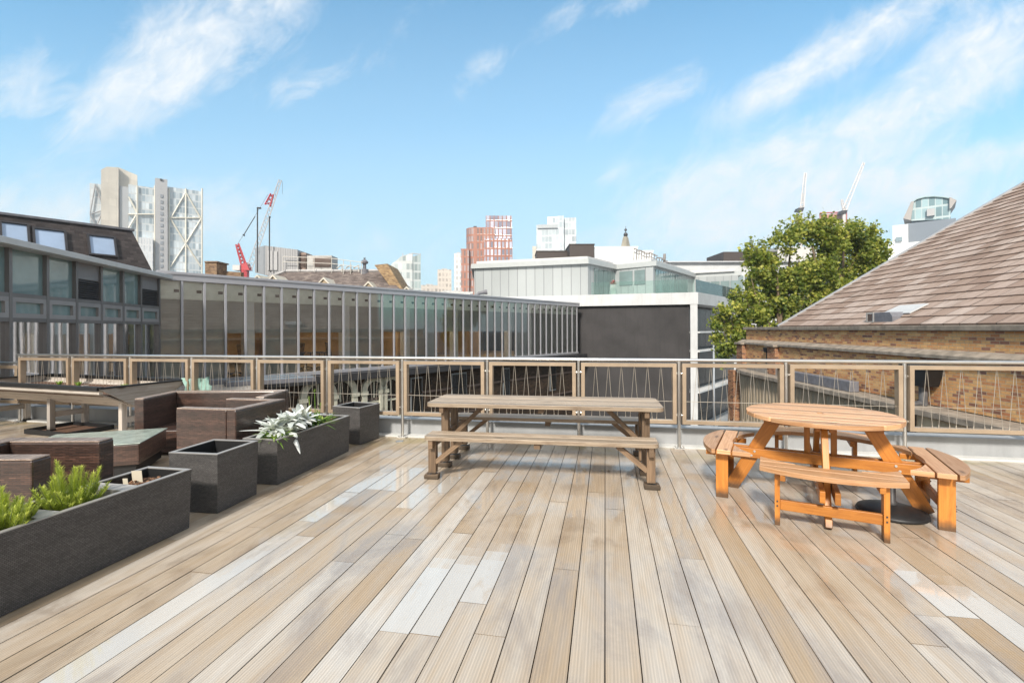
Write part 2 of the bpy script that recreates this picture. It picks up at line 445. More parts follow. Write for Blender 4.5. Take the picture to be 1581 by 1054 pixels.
def build_deck():
    mb = MB(); film_glare = []
    pitch, gap = 0.1585, 0.006
    # board seam that passes under u=934 at the camera's line: seams sit at multiples of pitch from s0
    s0 = Vector((0, 0, 0)).dot(DR)
    g = G(934, 1000); s0 = g.dot(DR)
    # wet glare spots, whitened in colour, given by deck positions (s along DR, b along DB, reach)
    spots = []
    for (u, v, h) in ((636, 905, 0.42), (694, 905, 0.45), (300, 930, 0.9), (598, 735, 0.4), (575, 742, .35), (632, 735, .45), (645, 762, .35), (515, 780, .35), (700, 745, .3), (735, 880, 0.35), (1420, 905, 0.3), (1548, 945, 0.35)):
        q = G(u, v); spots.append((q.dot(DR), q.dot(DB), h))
    for i in range(-74, 62):
        s = s0+(i+0.5)*pitch
        rnd = random.Random(i*13+5)
        b = -3.0+rnd.random()*2.2; base = rnd.random()
        cuts = [-2.5]
        b = -2.5+rnd.uniform(0.4, 3.4)
        mine = [q for q in spots if abs(q[0]-s) < pitch*0.5]
        while b < RB-0.5:
            cuts.append(b); b += rnd.uniform(2.6, 3.9)
        for q in mine:                        # boards with a joint at the near end of a wet film and its painted glare
            cuts = [c for c in cuts if abs(c-(q[1]-q[2])) > 0.6]+[q[1]-q[2]]
        cuts = sorted(c for c in cuts if c < RB-0.15)+[RB+0.02]
        for j in range(len(cuts)-1):
            b0, b1 = cuts[j]+0.002, cuts[j+1]-0.002
            tone = min(1, max(0, 0.5*rnd.random()+0.6*((base+j*0.37) % 1.0)-0.02))
            tilt = rnd.uniform(-0.004, 0.004); dz = rnd.uniform(-0.0012, 0.0012)
            p = DR*s+DB*b0; q2 = DR*s+DB*b1
            n0 = len(mb.f)
            # split the board along its length so the wet film and its painted glare can fade
            up = (Vector((0, 0, 1))+DR*tilt).normalized(); segs = max(1, int((b1-b0)/0.12)) if mine else 1
            o = rnd.random()*40
            x = DB; y = up.cross(x).normalized(); hw = (pitch-gap)/2
            zz = lambda k: Vector((0, 0, dz))
            mb.obox((p+q2)/2+Vector((0, 0, dz-0.0165)), DB, y, up, ((b1-b0)/2, hw, 0.0125), tone, True, o)
            for fidx in range(len(mb.f)-n0): film_glare.append(0.0)
            # top sheet of the same board, in narrow segments that carry the glare
            for k in range(segs):
                c0 = b0+(b1-b0)*k/segs; c1 = b0+(b1-b0)*(k+1)/segs
                a0 = DR*s+DB*c0+Vector((0, 0, dz)); a1 = DR*s+DB*c1+Vector((0, 0, dz))
                mb.face([a0+y*hw, a0-y*hw, a1-y*hw, a1+y*hw], [(c0+o, hw+o), (c0+o, -hw+o), (c1+o, -hw+o), (c1+o, hw+o)], tone)
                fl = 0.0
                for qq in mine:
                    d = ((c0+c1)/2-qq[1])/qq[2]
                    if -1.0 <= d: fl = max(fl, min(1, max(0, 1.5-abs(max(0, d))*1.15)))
                film_glare.append(fl)
    o = mb.build('timber_deck', m_deck)
    at = o.data.attributes.new('film_glare', 'FLOAT', 'FACE'); at.data.foreach_set('value', film_glare)
    o['kind'] = 'structure'
    m2 = MB(); 
    def dp(s, b, z): v = DR*s+DB*b; return (v.x, v.y, z)
    m2.face([dp(-12.5, -2.6, -0.05), dp(11, -2.6, -0.05), dp(11, RB+0.6, -0.05), dp(-12.5, RB+0.6, -0.05)])
    struct(m2, 'deck_underlay', m_black)
    # white ledge, upstand kerb beyond the railing
    m3 = MB(); m3.obox(DR*0+DB*(RB+0.10)+Vector((0, 0, -0.012)), DR, DB, (0, 0, 1), (12, 0.073, 0.03))
    struct(m3, 'ledge', plain('white ledge membrane', (0.66, 0.66, 0.64), 0.6, 0.12, 5, 0.05, streak=0.1))
    m4 = MB(); m4.obox(DR*0+DB*(RB+0.26)+Vector((0, 0, 0.10)), DR, DB, (0, 0, 1), (12, 0.085, 0.115)); 
    m4.obox(DR*0+DB*(RB+0.265)+Vector((0, 0, 0.222)), DR, DB, (0, 0, 1), (12, 0.105, 0.0065))
    struct(m4, 'kerb', m_kerb, bevel=0.004)
build_deck()

# ------------------------------------------------------------------ railing
POST_U = [30, 112, 201, 296, 397, 505, 621, 752, 893, 1048, 1213, 1396, 1604]
def rail_t(u):
    a = (u-CU)/F
    return (a*RO.y-RO.x)/(DR.x-a*DR.y)
def railing():
    rt = root('railing', 'steel post railing with tan framed wire panels along the far deck edge', 'railing', RO, -A)
    xs = [rail_t(u) for u in POST_U]
    mb = MB(); mb.tube([(xs[0]-0.02, 0, 1.105), (xs[-1]+1.4, 0, 1.105)], 0.021, 12)
    mb.build('top_rail', m_steel, rt)
    for x in xs:
        mb = MB(); mb.tube([(x, 0, 0.0), (x, 0, 1.09)], 0.021, 12)
        mb.build('post', m_steel, rt)
        mb = MB(); mb.box((x, 0, 0.008), (0.13, 0.10, 0.016))
        for sx in (-1, 1):
            for sy in (-1, 1): mb.tube([(x+sx*0.048, sy*0.034, 0.015), (x+sx*0.048, sy*0.034, 0.032)], 0.008, 8)
        mb.build('base_plate', m_steel, rt, bevel=0.002)
        for z in (0.42, 0.94):
            mb = MB(); mb.tube([(x-0.07, 0, z), (x+0.07, 0, z)], 0.010, 8); mb.tube([(x, 0, z-0.02), (x, 0, z+0.02)], 0.027, 12)
            mb.build('clamp', m_steel, rt)
    for x0, x1 in zip(xs[:-1], xs[1:]):
        a, b = x0+0.034, x1-0.034; z0, z1, w, d = 0.315, 1.066, 0.046, 0.085
        mb = MB()
        def trap(pts): mb.extr([(px, -d/2, pz) for px, pz in pts], (0, d, 0))
        trap([(a, z1), (a+w, z1-w), (b-w, z1-w), (b, z1)][::-1]); trap([(a, z0), (b, z0), (b-w, z0+w), (a+w, z0+w)][::-1][::-1])
        trap([(a, z0), (a+w, z0+w), (a+w, z1-w), (a, z1)][::-1][::-1]); trap([(b, z0), (b, z1), (b-w, z1-w), (b-w, z0+w)])
        f = mb.build('panel_frame', m_frame, rt, bevel=0.0025)
        n = 6; wm = MB()
        for k in range(n):
            c = a+w+(b-a-2*w)*(k+0.85)/(n+0.7)
            wm.tube([(c-0.055, 0, z0+w), (c-0.004, 0, z1-w), ], 0.0028, 5)
            wm.tube([(c+0.055, 0, z0+w), (c+0.004, 0, z1-w)], 0.0028, 5)
            for sx in (-1, 1): wm.tube([(c+sx*0.055, 0, z0+w), (c+sx*0.052, 0, z0+w+0.03)], 0.006, 6)
        wm.tube([(a+w, 0, 0.59), (b-w, 0, 0.59)], 0.003, 5)
        wm.build('wire', m_wire, f)
    # lower guard beyond the corner post
    r2 = root('low_railing', 'low steel and tan guard rail beyond the leftmost corner post', 'railing', RO+DR*xs[0], -A)
    mb = MB(); mb.tube([(-2.2, 0.05, 0.97), (-0.03, 0.05, 0.97)], 0.021, 10); mb.build('top_rail', m_steel, r2)
    mb = MB(); mb.box((-1.1, 0.05, 0.90), (2.0, 0.028, 0.055)); mb.box((-0.14, 0.05, 0.6), (0.055, 0.028, 0.54)); mb.box((-1.1, 0.05, 0.32), (2.0, 0.028, 0.055)); mb.build('panel_frame', m_frame, r2, bevel=0.002)
    mb = MB(); mb.tube([(-1.15, 0.05, 0), (-1.15, 0.05, 0.97)], 0.021, 10); mb.build('post', m_steel, r2)
railing()

# ------------------------------------------------------------------ brown picnic table
def rounded(x0, x1, y0, y1, r, corners, n=5):
    """rectangle polygon ccw with chosen rounded corners (set of 'bl br tr tl')"""
    P = []
    for name, cx, cy, a0 in (('bl', x0, y0, PI), ('br', x1, y0, 1.5*PI), ('tr', x1, y1, 0), ('tl', x0, y1, 0.5*PI)):
        if name in corners:
            mx = cx+(r if cx == x0 else -r); my = cy+(r if cy == y0 else -r)
            for k in range(n+1):
                a = a0+PI/2*k/n; P.append((mx+r*math.cos(a), my+r*math.sin(a)))
        else: P.append((cx, cy))
    return P
def picnic():
    rt = root('picnic_table', 'long weathered brown picnic table with two attached benches', 'picnic table', (0.345, 5.30, 0), -R(9.4))
    top = MB(); L = 1.225; h = 0.72
    y = -0.365
    for k in range(5):
        c = {'bl', 'br'} if k == 0 else ({'tl', 'tr'} if k == 4 else set())
        top.prism(rounded(-L, L, y, y+0.131, 0.07, c), h-0.042, h, (.15, .8, .4, 1.0, .3)[k], True); y += 0.1465
    top.build('tabletop', m_oldtop, rt, bevel=0.004)
    for sg in (-1, 1):
        b = MB()
        for k in range(2):
            y0 = sg*0.56-0.148+k*0.150
            c = set()
            if sg < 0: c = {'bl', 'br'} if k == 0 else set()
            else: c = {'tl', 'tr'} if k == 1 else set()
            b.prism(rounded(-1.13, 1.13, y0, y0+0.136, 0.055, c), 0.402, 0.442, (.3, .95)[k], True)
        b.build('bench_seat', m_oldtop, rt, bevel=0.004)
    for e in (-1, 1):
        x = e*1.06
        m = MB()
        prof = [(-0.05, 0.0), (0.095, 0.0), (0.098, 0.035), (0.085, 0.058), (0.07, 0.062), (0.055, 0.05), (-0.05, 0.06)]
        for yy in (-0.60, -0.17, 0.17, 0.60):
            m = MB(); m.extr([(x+e*(px-.01), yy-0.043, pz*.85+0.002) for px, pz in prof], (0, 0.086, 0)); m.build('foot', m_oldwood, rt, bevel=0.004)
        m = MB()
        m = MB(); m.beam((x, -0.70, 0.36), (x, 0.70, 0.36), 0.045, 0.08); m.build('bench_bearer', m_oldwood, rt, bevel=0.003)
        m = MB(); m.beam((x, -0.34, 0.645), (x, 0.34, 0.645), 0.045, 0.065); m.build('top_bearer', m_oldwood, rt, bevel=0.003)
        for yy in (-0.17, 0.17):
            m = MB(); m.beam((x+e*0.003, yy, 0.062), (x+e*0.003, yy, 0.677), 0.075, 0.078, (1, 0, 0)); m.build('table_leg', m_oldwood, rt, bevel=0.004)
        for sg in (-1, 1):
            m = MB(); m.beam((x+e*0.003, sg*0.60, 0.062), (x+e*0.003, sg*0.60, 0.401), 0.075, 0.078, (1, 0, 0)); m.build('bench_leg', m_oldwood, rt, bevel=0.004)
            m = MB(); m.beam((x-e*0.03, sg*0.60, 0.17), (x-e*0.30, sg*0.60, 0.388), 0.045, 0.07, (0, 1, 0)); m.build('bench_brace', m_oldwood, rt, bevel=0.003)
        m = MB(); m.beam((x-e*0.03, 0.0, 0.30), (x-e*0.40, 0.0, 0.66), 0.045, 0.085, (0, 1, 0)); m.build('table_brace', m_oldwood, rt, bevel=0.003)
        m = MB(); m.beam((x, -0.12, 0.30), (x, 0.12, 0.30), 0.05, 0.07); m.build('leg_tie', m_oldwood, rt, bevel=0.003)
    for yy in (-0.56, 0.56):
        m = MB(); m.beam((0.0, yy-0.125, 0.375), (0.0, yy+0.125, 0.375), 0.06, 0.05); m.build('seat_batten', m_oldwood, rt, bevel=0.003)
    m = MB(); m.beam((0, -0.31, 0.655), (0, 0.31, 0.655), 0.06, 0.045); m.build('top_batten', m_oldwood, rt, bevel=0.003)
picnic()

# ------------------------------------------------------------------ round orange table
RT = Vector((2.70, 4.24, 0)); RA = math.atan2(-0.478, 0.878)
def round_table():
    rt = root('round_picnic_table', 'round orange stained picnic table with four attached curved benches', 'picnic table', RT, RA)
    h, rad = 0.755, 0.585
    top = MB(); n = 8; w = 2*rad/n
    for k in range(n):
        y0 = -rad+k*w+0.007; y1 = -rad+(k+1)*w-0.007
        P = []
        m = 9
        xs = lambda y: math.sqrt(max(0, rad*rad-y*y))
        ysv = [y0+(y1-y0)*i/m for i in range(m+1)]
        right = [(xs(y), y) for y in ysv]; left = [(-xs(y), y) for y in reversed(ysv)]
        P = [p for i, p in enumerate(right+left)]
        if k in (3, 4):      # notch of the parasol hole
            r = 0.024
            hole = [(r*math.cos(a), (0 + r*math.sin(a))) for a in [PI*j/8 for j in range(9)]]
            if k == 3:   # upper edge y1 near 0
                P = right+[(r, y1)]+[(r*math.cos(PI*j/8), y1-r*math.sin(PI*j/8)) for j in range(1, 8)]+[(-r, y1)]+left
            else:
                P = [(-r, y0)]+[(-r*math.cos(PI*j/8), y0+r*math.sin(PI*j/8)) for j in range(1, 8)]+[(r, y0)]+right+left
        clean = []
        for p in P:
            if not clean or (abs(p[0]-clean[-1][0])+abs(p[1]-clean[-1][1])) > 1e-4: clean.append(p)
        if abs(clean[0][0]-clean[-1][0])+abs(clean[0][1]-clean[-1][1]) < 1e-4: clean.pop()
        top.prism(clean, h-0.036, h, (.2, .9, .5, 1.0, .35, .8, .15, .7)[k], True)
    top.build('tabletop', m_orangetop, rt, bevel=0.003)
    ri, ro, off = 0.70, 0.955, 0.0
    for q in range(4):
        ang = q*PI/2
        ca, sa = math.cos(ang), math.sin(ang)
        def L(x, y, z=0): return (ca*x-sa*y, sa*x+ca*y, z)
        tgt = Matrix.Rotation(ang, 3, 'Z')
        seat = MB()
        bands = [(0.52, 0.672), (0.686, 0.797), (0.811, 0.96)]
        for lo, hi in bands:
            inn = lambda x: max(lo, math.sqrt(max(0, ri*ri-x*x)))
            out = lambda x: min(hi, math.sqrt(max(0, ro*ro-x*x)))
            X = [-0.455+0.91*i/26 for i in range(27)]
            run = []
            runs = []
            for x in X:
                if out(x)-inn(x) > 0.004: run.append(x)
                elif run: runs.append(run); run = []
            if run: runs.append(run)
            for rr in runs:
                if len(rr) < 2: continue
                poly = [L(x, inn(x)) for x in rr]+[L(x, out(x)) for x in reversed(rr)]
                o = random.random()*20; tone = random.random()
                lp = [(x, inn(x)) for x in rr]+[(x, out(x)) for x in reversed(rr)]
                t_ = [Vector((p[0], p[1], 0.445)) for p in poly]; b_ = [Vector((p[0], p[1], 0.408)) for p in poly]
                uv = [(x+o, y+o) for x, y in lp]
                seat.face(t_, uv, tone); seat.face(list(reversed(b_)), list(reversed(uv)), tone)
                for i in range(len(t_)):
                    j = (i+1) % len(t_); seat.face([b_[i], b_[j], t_[j], t_[i]], [(lp[i][0]+o, 0), (lp[j][0]+o, 0), (lp[j][0]+o, .037), (lp[i][0]+o, .037)], tone)
        seat.build('bench_seat', m_orangetop if q % 2 else m_orangetop, rt, bevel=0.003)
        for sx in (-1, 1):
            leg = MB(); leg.beam(L(sx*0.335, 0.765, 0.0), L(sx*0.335, 0.765, 0.409), 0.10, 0.036, L(1, 0)); leg.build('bench_leg', m_orange, rt, bevel=0.003)
            bt = MB(); bt.beam(L(sx*0.30, 0.60, 0.385), L(sx*0.30, 0.90, 0.385), 0.036, 0.046); bt.build('seat_batten', m_orange, rt, bevel=0.003)
        st = MB(); st.beam(L(-0.316, 0.775, 0.15), L(0.316, 0.775, 0.15), 0.03, 0.075); st.build('stretcher', m_orange, rt, bevel=0.003)
        # slanted leg of the A frame
        lg = MB(); lg.beam(L(0.0, 0.72, 0.0), L(0.0, 0.33, 0.715), 0.115, 0.045, L(1, 0)); lg.build('table_leg', m_orange, rt, bevel=0.003)
    for q in range(2):
        ang = q*PI/2; ca, sa = math.cos(ang), math.sin(ang)
        L = lambda x, y, z=0: (ca*x-sa*y, sa*x+ca*y, z)
        zb = 0.355 if q else 0.27
        for sx in (-1, 1):
            bm_ = MB(); bm_.beam(L(sx*0.047, -0.86, zb), L(sx*0.047, 0.86, zb), 0.036, 0.085); bm_.build('cross_beam', m_orange, rt, bevel=0.003)
            tb = MB(); tb.beam(L(sx*0.047, -0.44, 0.685-0.036*q), L(sx*0.047, 0.44, 0.685-0.036*q), 0.036, 0.035); tb.build('top_bearer', m_orange, rt, bevel=0.003)
    for dx in (-0.10, 0.10):
        v = MB(); v.beam((dx, 0.02, 0.31), (dx, 0.02, 0.66), 0.04, 0.045, (1, 0, 0)); v.build('centre_post', m_orange, rt, bevel=0.003)
round_table()
def table_bolts():
    rt = [o for o in COL.objects if o.name == 'round_picnic_table'][0]
    for q in range(4):
        ang = q*PI/2; ca, sa = math.cos(ang), math.sin(ang)
        L = lambda x, y, z=0: (ca*x-sa*y, sa*x+ca*y, z)
        zb = .355 if q % 2 else .27
        for dz, dy in ((.02, .515), (-.02, .54)):
            for sx in (-1, 1):
                m = MB(); m.tube([L(sx*.064, dy, zb+dz), L(sx*.072, dy, zb+dz)], .010, 10); m.build('bolt', m_steel, rt)
        for sx in (-1, 1):
            for dz in (.17, .205):
                m = MB(); m.tube([L(sx*.335, .824, dz-.02), L(sx*.335, .818, dz-.02)], .006, 8); m.build('screw', m_dark, rt)
table_bolts()
def parasol_base():
    c = G(1377, 792)
    rt = root('parasol_base', 'black domed parasol base on the deck under the orange table', 'parasol base', c)
    mb = MB(); mb.lathe([(0, 0.0), (0.235, 0.0), (0.243, 0.012), (0.235, 0.03), (0.16, 0.055), (0.06, 0.075), (0.0, 0.078)], 40); mb.build('weight', m_black, rt, weld=True)
    mb = MB(); mb.lathe([(0.035, 0.07), (0.035, 0.10), (0.026, 0.11), (0.026, 0.30), (0.021, 0.30), (0.021, 0.12)], 20); mb.build('tube', m_dark, rt, weld=True)
parasol_base()

# ------------------------------------------------------------------ planters
def planter(label, c, along, w, l, h, soil=None, cat='planter', divs=(), group='charcoal woven planters'):
    """c = ground position of the right front corner; runs back along DB-like direction"""
    x = Vector((along.y, -along.x, 0))
    rt = root('planter', label, cat, c, math.atan2(x.y, x.x), group)
    tp = 0.012; t = 0.022
    out = MB()
    B = [(-w, 0), (0, 0), (0, l), (-w, l)]
    Bt = [(-w-tp, -tp), (tp, -tp), (tp, l+tp), (-w-tp, l+tp)]
    for i in range(4):
        j = (i+1) % 4
        out.face([(*B[i], 0.004), (*B[j], 0.004), (*Bt[j], h), (*Bt[i], h)])
    out.face([(*p, 0.004) for p in reversed(B)])
    Bi = [(-w+t, t), (-t, t), (-t, l-t), (-w+t, l-t)]
    d = h-(0.30 if soil is None else soil)
    o1 = out.build('shell', m_planter, rt)
    inn = MB()
    for i in range(4):
        j = (i+1) % 4; inn.face([(*Bi[j], d), (*Bi[i], d), (*Bi[i], h), (*Bi[j], h)])
    if soil is None: inn.face([(*p, d) for p in Bi])
    inn.build('liner', m_black, rt)
    rim = MB()
    for i in range(4):
        j = (i+1) % 4
        a, b, c2, d2 = (*Bt[i], h), (*Bt[j], h), (*Bi[j], h), (*Bi[i], h)
        z = 0.006
        rim.face([(a[0], a[1], h+z), (b[0], b[1], h+z), (c2[0], c2[1], h+z), (d2[0], d2[1], h+z)])
        rim.face([a, b, (b[0], b[1], h+z), (a[0], a[1], h+z)])
        rim.face([c2, d2, (d2[0], d2[1], h+z), (c2[0], c2[1], h+z)])
    rim.build('rim', m_rim, rt)
    for y in divs:
        dv = MB(); dv.bb((-w+t, y-0.055, h-0.05), (-t, y+0.055, h+0.002)); dv.build('divider', plain('grey divider', (0.42, 0.40, 0.38), 0.6, 0.1), rt, bevel=0.003)
    if soil is not None:
        sm = MB(); ny = int(l/0.02); nx = int(w/0.02)
        H = [[d+random.uniform(-0.008, 0.012) for a in range(nx+1)] for b in range(ny+1)]
        P = lambda a, b: (-w+t+(w-2*t)*a/nx, t+(l-2*t)*b/ny, H[b][a])
        for b in range(ny):
            for a in range(nx): sm.face([P(a, b), P(a+1, b), P(a+1, b+1), P(a, b+1)], smooth=False)
        s_ = sm.build('soil', m_soil, rt)
        ch = MB()
        for k in range(int(900*l*w)):
            px, py = random.uniform(-w+t*2, -t*2), random.uniform(t*2, l-t*2)
            an = random.random()*PI; ch.obox((px, py, d+0.016), (math.cos(an), math.sin(an), random.uniform(-.5, .5)), (-math.sin(an), math.cos(an), 0), (0, 0, 1), (random.uniform(.008, .022), .006, .003))
        q = ch.build('bark_chips', plain('bark chips', (0.30, 0.16, 0.09), 0.85, 0.4, 30, tone=0.7), rt); q['kind'] = 'stuff'
    return rt
p1c = G(292, 815); p1end = G(0, 953.6)
d1 = (p1c-p1end).normalized()
P1 = planter('longest charcoal planter at the left edge, with green bushes and bare soil', p1c-d1*1.95, d1, 0.37, 1.95, 0.442, soil=0.07, divs=(0.60, 1.04, 1.52))
p2c = G(335.7, 793); d2v = (G(398, 762)-p2c).normalized()
P2 = planter('empty square charcoal planter between the two long planters', p2c, d2v, 0.43, 0.47, 0.485)
p3c = G(428, 749); d3v = (G(539.5, 696)-p3c).normalized()
P3 = planter('long charcoal planter holding the silver leaved plant and strappy green plants', p3c, d3v, 0.36, 1.32, 0.438, soil=0.05)
p4c = G(555.5, 687); d4v = (G(581.7, 678)-p4c).normalized()
P4 = planter('empty square charcoal planter nearest the railing, farthest from the viewer', p4c, d4v, 0.42, 0.40, 0.482)
def inplanter(Pt, x, y, z): 
    m = Matrix.Rotation(Pt.rotation_euler.z, 4, 'Z'); return Pt.location+(m @ Vector((x, y, z)))

# plants
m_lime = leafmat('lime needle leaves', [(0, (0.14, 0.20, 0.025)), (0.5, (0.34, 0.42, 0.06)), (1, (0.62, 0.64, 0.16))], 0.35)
m_strap = leafmat('strap leaves', [(0, (0.06, 0.13, 0.02)), (0.6, (0.16, 0.28, 0.04)), (1, (0.34, 0.44, 0.10))], 0.3)
m_silver = leafmat('silver felt leaves', [(0, (0.42, 0.46, 0.44)), (0.5, (0.60, 0.63, 0.62)), (1, (0.74, 0.76, 0.76))], 0.15, 0.8)
m_stem = plain('green stem', (0.16, 0.20, 0.06), 0.6, 0.3)
def spire_bush(label, base, spires, spread, hmin, hmax, group):
    rt = root('bush', label, 'plant', base, 0, group)
    lf = MB(); st = MB()
    for k in range(spires):
        a = random.random()*2*PI; r = spread*math.sqrt(random.random())
        f = Vector((math.cos(a)*r*0.55, math.sin(a)*r*0.55, 0)); hh = random.uniform(hmin, hmax)*(1-0.5*(r/spread)**2 if k > 3 else 1)
        tip = Vector((math.cos(a)*r*1.1, math.sin(a)*r*1.1, hh)); pts = [f.lerp(tip, t)+Vector((random.uniform(-.008, .008), random.uniform(-.008, .008), 0)) for t in (0, .35, .7, 1)]
        st.tube(pts, [.005, .004, .003, .0015], 5)
        n = int(hh*620)
        for i in range(n):
            t = 0.12+0.88*i/n; c = f.lerp(tip, t); b = i*2.4+random.random()
            ln = 0.062*(1.10-t*0.72)*random.uniform(.7, 1.2)
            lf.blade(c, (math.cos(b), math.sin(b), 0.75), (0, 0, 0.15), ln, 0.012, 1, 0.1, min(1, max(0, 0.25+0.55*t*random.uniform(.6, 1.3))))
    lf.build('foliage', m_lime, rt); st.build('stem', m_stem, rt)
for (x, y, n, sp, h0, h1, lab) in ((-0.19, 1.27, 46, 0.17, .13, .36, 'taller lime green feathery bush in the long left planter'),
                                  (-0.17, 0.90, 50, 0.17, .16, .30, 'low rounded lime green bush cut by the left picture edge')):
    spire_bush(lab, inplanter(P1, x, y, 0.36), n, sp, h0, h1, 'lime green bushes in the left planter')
def silver_plant():
    rt = root('silver_plant', 'plant with big white felted leaves in the long planter', 'plant', inplanter(P3, -0.20, 0.46, 0.41), P3.rotation_euler.z)
    lf = MB()
    for ro in ((0, -.20, .06), (.05, -.03, .12), (-.07, .03, .10), (.03, .17, .10), (-.05, .26, .06), (.09, -.15, .02), (-.10, -.13, .04)):
        for k in range(24):
            a = k*2.399+ro[0]*9; el = random.uniform(-.1, 1.1)*(1 if k > 5 else .6)+.1
            dd = Vector((math.cos(a)*math.cos(el), math.sin(a)*math.cos(el), math.sin(el)))
            lf.blade(Vector(ro)+dd*.02, dd, (random.uniform(-.35, .35), random.uniform(-.35, .35), random.uniform(-.75, -.1)), random.uniform(.14, .24), random.uniform(.075, .115), 8, random.uniform(-.5, .6), None, 0.35, .6)
    lf.build('leaf', m_silver, rt)
    st = MB(); 
    for k in range(7): a = k*.9; st.tube([(0, 0, -.03), (math.cos(a)*.05, math.sin(a)*.05, .09)], .006, 5)
    st.build('stem', m_stem, rt)
silver_plant()
def strap(label, base, n, L, stems=0, name='strap_leaf_plant'):
    rt = root(name, label, 'plant', base, 0, 'strappy green plants in the long planter')
    lf = MB()
    for k in range(n):
        a = random.random()*2*PI; el = random.uniform(.5, 1.35)
        d = Vector((math.cos(a)*math.cos(el), math.sin(a)*math.cos(el), math.sin(el)))
        lf.blade((math.cos(a)*.03, math.sin(a)*.03, 0), d, (math.cos(a)*.25, math.sin(a)*.25, random.uniform(-.75, -.3)), random.uniform(.6, 1.1)*L, random.uniform(.016, .026), 6, .25, None, .1)
    lf.build('leaf', m_strap, rt)
    for k in range(stems):
        x, y = (-.02+.055*k-.05, .03*k); hh = (.32, .40, .24)[k % 3]
        st = MB(); st.tube([(x*.4, y, 0), (x*.8, y, hh*.6), (x, y, hh)], [.005, .004, .003], 6)
        f = st.build('flower_stem', m_strap, rt)
        hd = MB()
        for i in range(22):
            b = i*2.4; e = math.asin(1-2*(i+.5)/22*.9); hd.blade((x, y, hh), (math.cos(b)*math.cos(e), math.sin(b)*math.cos(e), math.sin(e)), (0, 0, -.1), .032, .010, 1, .1, random.uniform(.7, 1))
        hd.build('flower_head', m_strap, f)
strap('strappy green plant at the front corner below the white felted leaves', inplanter(P3, -.13, .14, .40), 44, .24)
strap('strappy green plant with tall thin flower stems behind the white felted leaves', inplanter(P3, -.17, .88, .40), 70, .28, 3)
strap('small strappy green plant next to the far end of the long planter', inplanter(P3, -.19, 1.08, .40), 40, .22)
def tags():
    for (x, y, t, lab) in ((-0.20, 1.63, .10, 'small cream plant label stuck upright in the bare soil'), (-0.30, 1.80, .05, 'small white plant label leaning at the planter wall')):
        o = root('plant_label', lab, 'plant label', inplanter(P1, x, y, .36), P1.rotation_euler.z+.3, 'plant labels in the soil')
        mb = MB(); mb.obox((0, 0, .05), (1, 0, 0), (0, 1, .15), (0, -.15, 1), (.016 if t > .07 else .035, .0015, .055)); mb.build('tag', plain('cream plastic', (.68, .62, .50), .5, .05), o)
tags()

# ------------------------------------------------------------------ wicker furniture
m_cush = m_wicker
def wbox(a, b, name, rt, topcol=True):
    mb = MB(); mb.bb(a, b); return mb.build(name, m_wicker, rt, bevel=0.010)
def armchair(label, loc, rz, w, d, h, seat=0.30, t=0.11, group='brown wicker seats'):
    """local: faces -y, back at +y, width along x, origin floor centre"""
    rt = root('wicker_armchair' if w < 1.1 else 'wicker_sofa', label, 'armchair' if w < 1.1 else 'sofa', loc, rz, group)
    wbox((-w/2, d/2-t, .03), (w/2, d/2, h), 'backrest', rt)
    for s in (-1, 1):
        x0 = s*w/2; x1 = s*(w/2-t)
        wbox((min(x0, x1), -d/2, .03), (max(x0, x1), d/2-t-.002, h-.002), 'arm', rt)
    wbox((-w/2+t+.002, -d/2+.01, .03), (w/2-t-.002, d/2-t-.002, seat), 'seat', rt)
    m_littop = weave('lit top wicker', (0.30, 0.215, 0.165), (0.44, 0.335, 0.27), 0.034, 0.010, 0.4, 0.5, 0.5)  # paler strips that paint the lit tops of backs and arms
    mb = MB(); mb.bb((-w/2+.004, d/2-t+.004, h), (w/2-.004, d/2-.004, h+.012)); mb.build('lit_top', m_littop, rt, bevel=.004)
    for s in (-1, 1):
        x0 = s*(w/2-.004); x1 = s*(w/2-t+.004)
        mb = MB(); mb.bb((min(x0, x1), -d/2+.004, h-.002), (max(x0, x1), d/2-t, h+.010)); mb.build('lit_top', m_littop, rt, bevel=.004)
    for sx in (-1, 1):
        for sy in (-1, 1):
            mb = MB(); mb.tube([(sx*(w/2-.06), sy*(d/2-.06), 0), (sx*(w/2-.06), sy*(d/2-.06), .035)], .02, 8); mb.build('foot', m_black, rt)
    return rt
# B: faces left, right back edge from (363,634) to (440,617)
zt = 0.68
b0 = G(364, 634, zt); b1 = G(441, 617, zt); bd = (b1-b0).normalized()
out = Vector((bd.y, -bd.x, 0)); dep = 0.72; wid = (b1-b0).length
cB = (b0+b1)/2-out*dep/2; cB.z = 0
armchair('brown wicker armchair with its back to the planters', cB, math.atan2(-out.x, out.y), wid, dep, zt)
# A: sofa with its back to the railing
a0 = G(268, 604, zt); a1 = G(446, 602, zt); ad = (a1-a0).normalized(); an = Vector((-ad.y, ad.x, 0)); wA = (a1-a0).length; dA = 0.74
cA = (a0+a1)/2-an*dA/2; cA.z = 0
armchair('wide brown wicker sofa backing on to the railing', cA, math.atan2(ad.y, ad.x), wA, dA, zt)
